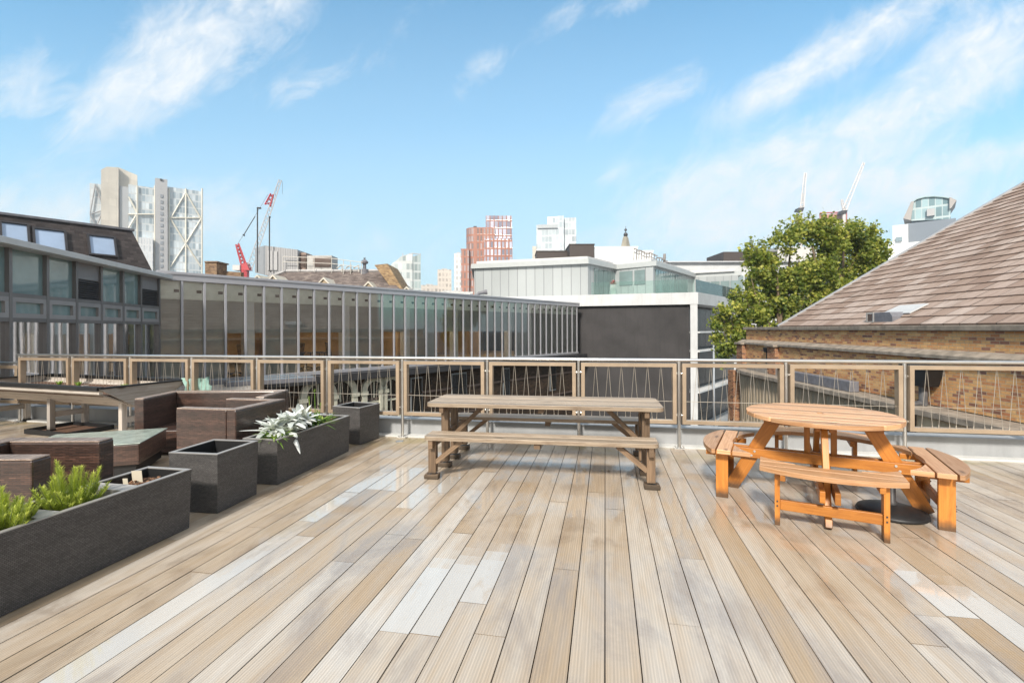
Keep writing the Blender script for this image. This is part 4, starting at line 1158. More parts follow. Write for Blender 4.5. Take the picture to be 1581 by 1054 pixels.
def twin():
    f = Far('pale_twin_tower', 'pale twin glass tower standing behind the zinc rooftop block', 'tower', 858, 300)
    a = grid('milky glass', (.50, .57, .61), (.60, .63, .65), 2.2, 4.2, .3, .9, .1, .15, spec=.35, pale=(.64, .70, .73)); b = grid('mirror glass', (.48, .54, .58), (.66, .69, .70), 2, 4.2, .25, .8, .08, .3, spec=.4, pale=(.68, .73, .76))
    f.block('facade', a, 828, 861, 347, 20, 0); f.block('facade', b, 845, 862, 334.5, 18, 4); f.block('facade', a, 861, 870.5, 333, 18, -3); f.block('facade', b, 870.7, 889.5, 336, 20, 0)
    f.block('roof_band', plain('roof band', (.45, .48, .50), .4, .05), 830, 861, 346.5, 1, -1, bottom=352)
    f.block('annexe', m_cream, 822, 828, 380, 12, 0)
twin()
def glass_slab():
    f = Far('slanted_glass_tower', 'green tinted glass tower with a slanting top beyond the old slate roof', 'tower', 628, 200)
    g = grid('green glass', (.40, .47, .47), (.55, .57, .56), 1.6, 3.6, .3, 1.1, .1, .25, pale=(.66, .72, .72)); Y = 200
    f.poly('facade', g, [(604, 408), (618, 397), (637, 391.5), (637, 520), (604, 520)], 14)
    f.poly('facade', grid('green glass dark', (.30, .37, .37), (.46, .50, .50), 1.6, 3.6, .3, .8, .1, .2), [(637.2, 396), (649.5, 393), (649.5, 520), (637.2, 520)], 13, .5)
    for u in (622, 632, 637, 649): f.pipe('roof_frame', m_towergrey, [(u, 398), (u, 391)], .2, 3)
    f.pipe('roof_frame', m_towergrey, [(618, 397), (637, 391), (649, 393)], .22, 3)
glass_slab()
for (nm, lab, u0, u1, v, Y, col, d) in (
    ('apartment_tower', 'small beige tower block between the green glass tower and the brown tower', 675.5, 697, 416, 280, (.58, .52, .46), 16),
    ('apartment_tower', 'narrow white tower block directly left of the brown tower', 701, 714, 391, 270, (.68, .68, .68), 16),
    ('low_block', 'low cream block left of the small beige tower block', 650, 676, 440, 240, (.56, .52, .47), 20),
    ('low_block', 'low cream block in front of the narrow white tower block', 664, 730, 450, 200, (.60, .60, .58), 20)):
    f = Far(nm, lab, 'building', (u0+u1)/2, Y)
    f.block('facade', grid('window grid %d' % int(u0), tuple(c*.72 for c in col), col, 2.0, 3.1, .9, 1.3, .3, .2), u0, u1, v, d)
    f.block('plant_room', m_towergrey, u0+(u1-u0)*.3, u1-(u1-u0)*.3, v-1.5, 4, 4)
def curved_tower():
    f = Far('curved_top_tower', 'glass tower with a curved roof and leaning fins beyond the stone tiled roof', 'tower', 1435, 150)
    Y = 150
    g = grid('teal glass', (.22, .34, .38), (.46, .54, .55), 1.6, 3.5, .22, .6, .08, .3, spec=.3, pale=(.36, .50, .53))
    f.poly('glass_crown', g, [(1407, 312), (1416, 307), (1428, 304), (1442, 303.5), (1456, 304.5), (1467, 306.5), (1468, 338), (1407, 341)], 12)
    f.poly('roof', plain('pale teal roof', (.42, .55, .56), .4, .05), [(1405, 313), (1416, 306), (1428, 303), (1442, 302.3), (1456, 303.4), (1470, 306), (1470, 307.2), (1456, 304.6), (1442, 303.6), (1428, 304.4), (1416, 307.6), (1405, 315)], 13, -.6)
    for poly in ([(1407, 311), (1411, 311), (1406, 340), (1394.5, 337)], [(1466, 304), (1477, 309), (1468, 322), (1466, 322)]): f.poly('fin', plain('stone fin', (.40, .37, .35), .6, .05), poly, 12, -1)
    f.block('slab', plain('blue grey slab', (.19, .22, .26), .45, .1, .1), 1400, 1476, 341, 14, -2)
    f.block('lift_panel', m_towergrey, 1431, 1443, 322, 1, -1.1, bottom=333)
    f.block('podium', m_white, 1378, 1402, 347, 14, -4); f.block('podium', m_white, 1371, 1420, 375, 14, -6)
    f.block('window_band', plain('grey band', (.28, .36, .40), .2, .1), 1383, 1393, 366, 1, -4.8, bottom=372)
curved_tower()
# cranes
m_cr = plain('red crane paint', (.50, .05, .06), .5, .1); m_cw = plain('white crane paint', (.66, .62, .60), .5, .1)
def lattice(m, p, q, w, n, r, up=Vector((0, 1, 0))):
    p = Vector(p); q = Vector(q); d = (q-p).normalized(); s = d.cross(up).normalized(); t = s.cross(d)
    C = [s*w/2-t*w/3, s*-w/2-t*w/3, t*w*.6]
    for c in C: m.tube([p+c, q+c*.5], r, 4, False)
    for k in range(n):
        a = p.lerp(q, k/n); b = p.lerp(q, (k+1)/n); sa = 1-.5*k/n; sb = 1-.5*(k+1)/n
        for i in range(3):
            j = (i+1) % 3; m.tube([a+C[i]*sa, b+C[j]*sb], r*.6, 4, False)
def cranes():
    Y = 150
    f = Far('tower_crane', 'red and white luffing crane behind the old slate roof', 'crane', 385, Y)
    m = MB(); lattice(m, W(386, 416, Y), W(433.5, 278, Y), 1.7, 22, .13); m.build('jib', m_cw, f.r, True)
    m = MB(); lattice(m, W(414.7, 318, Y), W(420.8, 300, Y), 1.75, 3, .24); m.build('jib_panel', m_cr, f.r, True)
    m = MB(); lattice(m, W(380, 416, Y), W(367, 377, Y), 1.7, 7, .28); m.build('counter_jib', m_cr, f.r, True)
    m = MB(); m.extr([W(u, v, Y-1) for u, v in ((371, 417), (374, 408), (380, 405), (385, 417))], (0, 2, 0)); m.tube([W(378, 417, Y), W(378, 520, Y)], 1.2, 6); m.build('mast', m_cr, f.r, True)
    m = MB(); m.extr([W(u, v, Y-1.5) for u, v in ((359, 417), (359, 409), (370, 409), (370, 417))], (0, 3, 0)); m.build('cab', m_cw, f.r, True)
    f.pipe('hoist_cable', m_dark, [(433.5, 278), (436, 281.5), (436, 300)], .05); f.pipe('hoist_cable', m_dark, [(367, 377), (414, 300)], .05)
    f = Far('construction_core', 'concrete building core with a reddish screen, under the two white cranes', 'building', 1286, 250)
    f.block('core', plain('bare concrete core', (.44, .38, .35), .8, .1, .1), 1268, 1305, 340, 14); f.block('screen', plain('rust red screen', (.46, .22, .17), .7, .2, .3), 1265.5, 1307, 330, 15, -1, bottom=339)
    f.pipe('edge_rail', m_cr, [(1266, 345), (1266, 329), (1307, 327.5), (1307, 345)], .3)
    for k, (lab, a, b, mast) in enumerate((('upright white luffing crane above the tree', (1237.5, 320), (1243, 267), (1236, 345)), ('leaning white luffing crane on the concrete core', (1303, 324), (1333.5, 251), (1303, 332)))):
        c = Far('luffing_crane', lab, 'crane', mast[0], 245, 'white cranes on the right skyline')
        m = MB(); lattice(m, W(a[0], a[1], 245), W(b[0], b[1], 245), 2.0, 14, .22); m.build('jib', m_cw, c.r, True)
        m = MB(); m.tube([W(mast[0], a[1], 245), W(mast[0], 520, 245)], .9, 6); m.build('mast', m_cw, c.r, True)
        m = MB(); m.extr([W(mast[0]+du, a[1]+dv, 244) for du, dv in ((-5, 6), (4, 6), (6, 0), (-3, 1))], (0, 3, 0)); m.build('cab', m_dark, c.r, True)
        m = MB(); lattice(m, W(a[0], a[1]+2, 245), W(a[0]-(4 if k else -1), a[1]-(16 if k else 20), 245), 1.4, 4, .2); m.build('gantry', m_cw, c.r, True)
        c.pipe('hoist_cable', m_dark, [b, (b[0]+.8, b[1]+6)], .06)
cranes()

# ------------------------------------------------------------------ old slate roofed house behind the wing
def old_house():
    f = Far('old_slate_house', 'old hipped slate roof with small dormers and brick gable behind the wing', 'building', 500, 42)
    Y = 42
    zt = ZV(418, Y+2.5, 500); zb = ZV(452, Y, 500)
    def X(u, y): return XU(u, y)
    xl0, xl1 = X(352, Y), X(442, Y+3); xr0, xr1 = X(622, Y), X(592, Y+3)
    Fl, Fr, Tl, Tr = Vector((xl0, Y, zb)), Vector((xr0, Y, zb)), Vector((xl1, Y+3, zt)), Vector((xr1, Y+3, zt))
    Bl, Br = Vector((xl0-3, Y+12, zb)), Vector((xr0, Y+12, zb)); Tbl, Tbr = Vector((xl1-2, Y+9, zt)), Vector((xr1, Y+9, zt))
    m = MB(); m.face([Fl, Fr, Tr, Tl]); m.face([Bl, Fl, Tl, Tbl]); m.face([Tl, Tr, Tbr, Tbl]); m.face([Fr, Br, Tbr, Tr])
    ms = brick('old slates', [(0, (.115, .092, .085)), (.5, (.165, .135, .125)), (1, (.235, .195, .175))], (.08, .065, .06), .4, .22)
    m.build('roof', ms, f.r, True)
    m = MB()
    m.tube([Fl+Vector((0, 0, .05)), Tl+Vector((0, 0, .05)), Tr+Vector((0, 0, .05))], .16, 6); m.build('ridge', plain('pale lead ridge', (.42, .41, .41), .6, .2, 3), f.r, True)
    m = MB(); m.prism([(xl0, Y+.2), (xr0, Y+.2), (xr0, Y+12), (xl0-2, Y+12)], GZ, zb-.01); m.build('wall', brick('stock brick far', [(0, (.22, .13, .08)), (1, (.40, .27, .16))], (.3, .26, .2)), f.r, True)
    # gable wall at the right end
    m = MB(); m.extr([W(578, 409, Y+1), W(598, 407, Y+1), W(622, 447, Y+1), W(622, 475, Y+1), W(606, 447, Y+1)], (0, 4, 0)); m.build('gable', brick('gable brick', [(0, (.20, .12, .07)), (.5, (.34, .22, .11)), (1, (.48, .33, .18))], (.36, .3, .22)), f.r, True)
    # dormers
    for u, v, s in ((398, 424, 1.05), (422, 424, 1.15), (500, 428, 1.15), (569, 434, 1.1), (628, 442, .9)):
        y0 = Y-.5; c = W(u, v, y0); w = .62*s; h = .75*s
        m = MB(); P = [(c.x-w, c.z-h), (c.x+w, c.z-h), (c.x, c.z-.08)]
        m.extr([(x, y0, z) for x, z in P], (0, .1, 0)); d = m.build('dormer', plain('dormer face', (.36, .28, .18), .7, .1), f.r, True)
        m = MB()
        for s_ in (-1, 1):
            m.extr([(c.x, y0-.12, c.z), (c.x+s_*(w+.14), y0-.12, c.z-h-.02), (c.x+s_*(w+.02), y0-.12, c.z-h-.02), (c.x, y0-.12, c.z-.16)], (0, .20, 0))
            m.face([(c.x, y0+.09, c.z+.01), (c.x+s_*(w+.14), y0+.09, c.z-h), (c.x+s_*(w+.1), y0+2.2, c.z-h), (c.x, y0+2.2, c.z+.01)])
        m.build('bargeboard', plain('pale bargeboard', (.62, .58, .50), .6, .1), d, True) if False else m.build('bargeboard', plain('pale bargeboard', (.62, .58, .50), .6, .1), f.r, True)
    # chimney and parapet at the left
    m = MB(); m.extr([W(316.5, 404, 44), W(334.5, 404, 44), W(334.5, 500, 44), W(316.5, 500, 44)], (0, 1.6, 0)); m.extr([W(315.5, 403, 43.9), W(335.5, 403, 43.9), W(335.5, 405, 43.9), W(315.5, 405, 43.9)], (0, 1.8, 0)); m.build('chimney', brick('chimney brick', [(0, (.16, .09, .06)), (.5, (.26, .16, .09)), (1, (.38, .25, .14))], (.3, .25, .2)), f.r, True)
    m = MB(); m.extr([W(334.6, 417, 45), W(352, 419, 45), W(372, 420, 45), W(372, 500, 45), W(334.6, 500, 45)], (0, .5, 0)); m.build('parapet', MATS['chimney brick'], f.r, True)
    # plant on the flat top
    g = Far('plant_enclosure', 'grey corrugated plant box on the old slate roof, with two poles', 'plant box', 425, 46.5)
    mc = grid('corrugated grey', (.25, .25, .26), (.34, .34, .35), .22, 50, .08, .01, .5, .08)
    m = MB(); m.extr([W(393.5, 383, 47), W(409.5, 379, 45), W(409.5, 425, 45), W(393.5, 421, 47)], (1.5, 3.5, 0)); m.build('side_wall', plain('grey sheet', (.34, .34, .35), .5, .06), g.r, True)
    m = MB(); m.extr([W(409.7, 379.2, 45), W(459.5, 385.5, 45), W(459.5, 425, 45), W(409.7, 425, 45)], (0, 3, 0)); m.build('front_wall', mc, g.r, True)
    m = MB(); m.extr([W(413, 387, 44.9), W(428, 388, 44.9), W(428, 417, 44.9), W(413, 417, 44.9)], (0, .08, 0)); m.build('door', plain('grey door', (.40, .40, .41), .5, .05), g.r, True)
    for k, (u, v0, v1) in enumerate(((397.5, 320, 392), (416, 334, 416))):
        c = Far('antenna_mast', ('thin antenna mast with a short crossbar, left of the plant box', 'thin antenna mast standing before the plant box door')[k], 'antenna', u, 44.5, 'antenna masts on the old slate roof')
        c.pipe('pole', m_dark, [(u, v0), (u, v1), (u+2*k, 420)], .055, 0)
        c.pipe('antenna', m_dark, [(u-.5, v0+1), (u+5.5 if not k else u+1.5, v0+1.5)], .08, 0)
        if not k: c.pipe('stay', m_dark, [(394, 334), (376.5, 363)], .025, 0); c.pipe('stay_weight', m_dark, [(377, 362.2), (376, 364)], .10, 0)
    for (lab, u0, u1, v0, v1, sl) in (('rusty louvred unit next to the corrugated plant box', 460.5, 472, 390, 414, 1), ('grey brown louvred air unit right of the plant box', 474, 512, 394.5, 414, 2)):
        c = Far('air_unit', lab, 'air conditioner', (u0+u1)/2, 45.5, 'air units on the old slate roof')
        c.block('casing', m_concrete if sl == 2 else plain('rust casing', (.30, .22, .18), .7, .2), u0, u1, v0, 1.6, 0, bottom=v1+6)
        m = MB(); x0, x1 = XU(u0+(10 if sl == 2 else 1), 45.4), XU(u1-1, 45.4); z0, z1 = ZV(v1-2, 45.4, u0), ZV(v0+2, 45.4, u0); n = 9
        for k in range(n): z = z0+(z1-z0)*k/n; m.bb((x0, 45.40, z), (x1, 45.47, z+(z1-z0)/n*.6))
        m.build('louvre', plain('brown louvre', (.17, .12, .10), .6, .1), c.r, True)
    c = Far('roof_cowl', 'dark mushroom vent cowl on the old slate roof', 'vent cowl', 563, 45)
    m = MB(); p = W(563, 425, 45); m.lathe([(.42, 0), (.42, .55), (.15, .6), (.15, 1.05), (.30, 1.1), (.34, 1.25), (.18, 1.42), (.05, 1.5), (.12, 1.6), (0, 1.65)], 14, p); m.build('cowl', m_lead, c.r, True)
    c = Far('roof_guardrail', 'thin pale guard rails and pipes along the old slate roof', 'guard rail', 500, 44.6)
    m = MB()
    for v in (397, 405): m.tube([W(437, v-1, 44.6), W(512, v+2, 44.6), W(560, v+8, 44.6)], .03, 5)
    for u, v in ((437, 396), (460, 397), (485, 398), (512, 399), (530, 402), (541, 404), (558, 406)): m.tube([W(u, v, 44.6), W(u, v+22, 44.6)], .03, 5)
    for u in (520, 534, 546): m.tube([W(u, 414, 44.8), W(u+8, 409, 44.8), W(u+8, 420, 44.8)], .07, 5)
    m.build('rail', plain('pale rail', (.60, .57, .52), .5, .1), c.r, True)
old_house()
for k, (u, v, lab) in enumerate(((741, 451, 'bent dark exhaust cowl on the glazed wing roof, beside the zinc block'), (719, 453, 'lower flat exhaust cowl on the glazed wing roof, left of the bent one'))):
    p = W(u, v+5, 30.5); p.z = 3.2
    c = root('exhaust_cowl', lab, 'vent cowl', p, 0, 'exhaust cowls on the wing roof')
    h = ZV(v, 30.5, u)-3.2
    m = MB(); m.tube([(-.25, 0, 0), (-.25, 0, h*.6), (-.05, 0, h*.9), (.30, 0, h)] if k == 0 else [(-.3, 0, 0), (-.25, 0, h*.7), (.3, 0, h*.7)], .11, 10); m.tube([(.28, 0, h*(1 if k == 0 else .7)), (.46, 0, h*(1.02 if k == 0 else .7))], .15, 10)
    m.build('pipe', m_lead, c)

# ------------------------------------------------------------------ white terrace building with the dark wall
def terrace_building():
    Y1 = 33.0; C = Vector((XU(1078, Y1), Y1, 0)); Lp = Vector((XU(745, 37.5), 37.5, 0)); Rp = Vector((XU(1135, 40.5), 40.5, 0))
    zt = ZV(451, Y1, 1078); zf = ZV(469.5, Y1, 1067)
    ld = (Lp-C); ln = ld.length; ld.normalize(); rd = (Rp-C).normalized()
    rt = root('white_terrace_building', 'white framed building with a charcoal end wall and roof terrace', 'building', C)
    nb = Vector((ld.y, -ld.x, 0)); nb = nb if nb.y > 0 else -nb
    nr = Vector((-rd.y, rd.x, 0)); nr = nr if nr.x < 0 else -nr
    def wallbox(p, d, n, a, b, o0, o1, z0, z1, name, mat, parent=rt):
        m = MB(); q = [p+d*a+n*o0, p+d*b+n*o0, p+d*b+n*o1, p+d*a+n*o1]
        m.prism([(v.x, v.y) for v in q], z0, z1); return m.build(name, mat, parent, True)
    # fascia
    m = MB(); q = [C, C+ld*(ln+1), C+ld*(ln+1)+nb*14, C+rd*12+nb*8, C+rd*12]
    m.prism([(v.x, v.y) for v in reversed(q)], zf, zt); m.build('fascia', m_fascia, rt, True)
    xw = (C-W(1067, 500, 33.1)).length
    wallbox(C, ld, nb, .55, ln, .25, .6, GZ, zf-.005, 'dark_wall', plain('charcoal render', (.036, .033, .034), .75, .38, .5, .08, streak=.45))
    wallbox(C, ld, nb, .04, .5, .03, .62, GZ, zf-.005, 'column', m_fascia)
    # right hand side: dark recessed glazing with thin white slab edges
    wallbox(C, rd, nr, .9, 14, 1.2, 1.5, GZ, zf-.01, 'dark_glazing', grid('dark glazing', (.018, .017, .016), (.03, .03, .03), 1.4, 3.0, .08, .1, .25, .5, spec=.25))
    for z in (1.28, -.05, -2.9, -5.8, -8.7):
        wallbox(C, rd, nr, .52, 14, .06, 1.2, z-.10, z, 'slab_edge', m_white)
        if z < 1: wallbox(C, rd, nr, .55, 14, .10, .16, z-1.22, z-.101, 'parapet', plain('dark parapet', (.05, .048, .05), .5, .1))
    m = MB(); p = C+rd*3.2+nr*(-.1); m.tube([(p.x, p.y, GZ), (p.x, p.y, .3)], .07, 8); m.build('rain_pipe', plain('pale blue pipe', (.52, .57, .63), .4, .05), rt, True)
    # balustrade
    gb0 = XU(913, 35.5)
    s0 = (C-Vector((XU(913, 35.3), 35.3, 0))).length
    hz = .92
    m = MB(); a = C+nb*.25+ld*.2; b = C+ld*s0+nb*.25
    m.extr([(a.x, a.y, zt), (b.x, b.y, zt), (b.x, b.y, zt+hz), (a.x, a.y, zt+hz)], nb*.02); m.build('balustrade', m_green_glass, rt, True)
    m = MB(); a = C+nr*.25+rd*.35; b = C+rd*11+nr*.25
    m.extr([(a.x, a.y, zt), (b.x, b.y, zt), (b.x, b.y, zt+hz), (a.x, a.y, zt+hz)], nr*.02); m.build('balustrade', m_green_glass, rt, True)
    # zinc clad storey
    mz = grid('zinc panels', (.33, .35, .355), (.19, .20, .21), .80, 60, .05, .01, .45, .05, spec=.4)
    zz = ZV(394, 41, 908)
    K = Vector((XU(908, 41), 41, 0)); KL = Vector((XU(732.5, 44.0), 44.0, 0)); K2 = Vector((XU(949, 45.0), 45, 0)); K3 = Vector((XU(1009, 42.5), 42.5, 0)); K4 = Vector((XU(1070, 52), 52, 0)); K5 = Vector((XU(1140, 50), 50, 0))
    back = [Vector((K5.x+4, 62, 0)), Vector((KL.x-1, 62, 0))]
    poly = [KL, K, K2, K3, K4, K5]+back
    m = MB(); m.prism([(p.x, p.y) for p in poly], zt-.3, zz-.75); m.build('zinc_storey', mz, rt, True)
    grow = []
    ctr = Vector((K.x, 52, 0))
    for p in poly: v = (p-ctr); grow.append(p+v.normalized()*.35)
    m = MB(); m.prism([(p.x, p.y) for p in grow], zz-.74, zz-.32); m.build('roof_edge', plain('pale zinc roof edge', (.42, .44, .44), .45, .05), rt, True)
    m = MB(); m.prism([((p*.98+ctr*.02).x, (p*.98+ctr*.02).y) for p in poly], zz-.33, zz-.05); m.build('roof', plain('pale roof felt', (.60, .60, .60), .7, .1), rt, True)
    # windows
    def win(p, q, n, a, b, z0, z1, k=1, mat=m_skyglass):
        d = (q-p).normalized(); no = Vector((d.y, -d.x, 0)); no = no if no.y < 0 else -no
        w = (b-a)/k
        for i in range(k):
            x0, x1 = a+w*i+.05, a+w*(i+1)-.05
            m = MB(); m.extr([(*(p+d*x0+no*.03).xy, z0), (*(p+d*x1+no*.03).xy, z0), (*(p+d*x1+no*.03).xy, z1), (*(p+d*x0+no*.03).xy, z1)], no*.05); f = m.build('window', mat, rt, True)
    z0, z1 = zt+.2, zz-1.0
    win(K, K2, None, 1.0, 5.3, z0, z1, 5, plain('pale teal glass', (.20, .27, .27), .05, .2, .5, 0, .2, 1))
    win(K2, K3, None, .5, 1.9, z0+1.3, z1, 1, MATS['pale teal glass']); win(K2, K3, None, 2.0, 3.1, z0+1.3, z1, 1, MATS['pale teal glass']); win(K2, K3, None, .7, 2.0, z0-.2, z0+1.1, 1, MATS['zinc panels'])
    win(K3, K4, None, .4, 5.6, z0, z1, 8, m_skyglass); win(K3, K4, None, 5.8, 9.8, z0, z1, 6, MATS['pale teal glass'])
    win(K4, K5, None, .8, 4.6, z0, z1-.3, 4, MATS['pale teal glass'])
    # plant boxes on the roof
    def rb(name, mat, u0, u1, v0, Y, dep, label, cat='plant box'):
        o = root(name, label, cat, Vector((XU((u0+u1)/2, Y), Y, zz-.05)), 0, None)
        m = MB(); x0, x1 = XU(u0, Y), XU(u1, Y); m.prism([(x0, Y), (x1, Y), (x1, Y+dep), (x0, Y+dep)], zz-.045, ZV(v0, Y, u0)); m.build('casing', mat, o, True)
        m = MB(); m.prism([(x0-.05, Y-.05), (x1+.05, Y-.05), (x1+.05, Y+dep+.05), (x0-.05, Y+dep+.05)], ZV(v0, Y, u0)+.003, ZV(v0, Y, u0)+.09); m.build('lid', mat, o, True)
        return o
    mbx = plain('brown black cladding', (.055, .042, .038), .6, .1)
    rb('plant_box', mbx, 880, 918, 378, 46, 4, 'taller dark brown plant box on the zinc storey roof'); rb('plant_box', mbx, 829, 878, 388.5, 48, 3, 'low long dark plant box left of the taller one')
    rb('roof_plant_room', m_white, 919, 985, 382, 50, 6, 'white roof plant room right of the taller dark box', 'plant room'); rb('roof_plant_room', m_white, 985.5, 1009, 388, 49, 5, 'smaller white roof plant room below the stone spire', 'plant room')
    o = root('roof_pipework', 'grey railings and pipework on the roof beside the white plant rooms', 'pipework', Vector((XU(1005, 46), 46, zz-.05)))
    m = MB(); rnd = random.Random(4)
    for k in range(14):
        u = 979+k*3.9; yy = 46+k*.25; vt = 384+k*1.5-rnd.random()*4; m.tube([W(u, vt, yy), (XU(u, yy), yy, zz-.3)], .045, 5)
        if k < 13: m.tube([W(u, vt+6, yy), W(u+3.9, vt+8, yy+.25)], .035, 5); m.tube([W(u, vt+1, yy), W(u+5, vt+2, yy)], .06, 5)
    m.tube([W(1026, 392, 49), (XU(1026, 49), 49, zz-.2)], .14, 6); m.build('pipe', plain('grey pipes', (.25, .23, .22), .6, .2), o, True)
    # pot with red flowers
    p = C+ld*(C-Vector((XU(945, 34.6), 34.6, 0))).length+nb*1.0
    o = root('flower_pot', 'tall grey pot with red and white flowers on the glass edged terrace', 'plant pot', Vector((p.x, p.y, zt)))
    m = MB(); m.lathe([(.28, 0), (.30, .05), (.22, .75), (.24, .8), (.18, .8), (.16, .7)], 14); m.build('pot', m_concrete, o)
    m = MB()
    for k in range(90):
        a = k*2.4; e = random.uniform(-.2, 1.4); m.blade((0, 0, .8), (math.cos(a)*math.cos(e), math.sin(a)*math.cos(e), math.sin(e)+.3), (0, 0, -.1), random.uniform(.2, .42), .09, 2, .2)
    m.build('flower', leafmat('red white petals', [(0, (.08, .14, .04)), (.4, (.42, .03, .04)), (.7, (.6, .06, .07)), (1, (.8, .75, .72))]), o)
    # stone spire beyond
    s = Far('stone_spire', 'stone obelisk spire topped by a dark ball and finial behind the roof', 'spire', 965.5, 120)
    m = MB(); c = W(966, 400, 120)
    m.lathe([(1.3, 0), (1.25, ZV(384, 120, 966)-c.z), (.62, ZV(366, 120, 966)-c.z), (.35, ZV(365, 120, 966)-c.z), (0.05, ZV(364.5, 120, 966)-c.z)], 4, c, False); m.build('obelisk', plain('spire stone', (.34, .31, .25), .8, .2, .5), s.r, True)
    m = MB(); c = W(966, 362.5, 120); m.lathe([(0, -.55), (.4, -.4), (.56, 0), (.4, .4), (.1, .6), (.1, .9), (.35, 1.1), (.30, 1.35), (.05, 1.6), (.05, 2.1), (0, 2.2)], 12, c); m.build('ball_finial', m_dark, s.r, True)
    t = Far('church_base', 'pale roofs and walls below the stone spire', 'building', 966, 122); t.block('wall', m_concrete, 935, 1000, 399, 10, 0)
    # white block beyond, running behind the trees
    w = Far('white_office_block', 'long white office block with curved upper storey behind the trees', 'building', 1130, 66)
    w.block('upper_storey', m_fascia, 1032, 1400, 404, 14, 0)
    w.block('window_band', grid('band glass', (.16, .21, .22), (.62, .64, .64), 1.5, 20, .12, .1, .06, .4), 1082, 1400, 425, .4, -.3, bottom=450)
    w.block('parapet', plain('grey coping', (.50, .51, .53), .5, .05), 1030, 1402, 402.5, 14.4, -.5, bottom=404.2)
    w.block('plant_screen', mbx, 1117, 1200, 388.5, 6, 3, bottom=403)
    w.block('plant_screen', m_concrete, 1200.5, 1262, 381, 6, 4, bottom=403)
terrace_building()

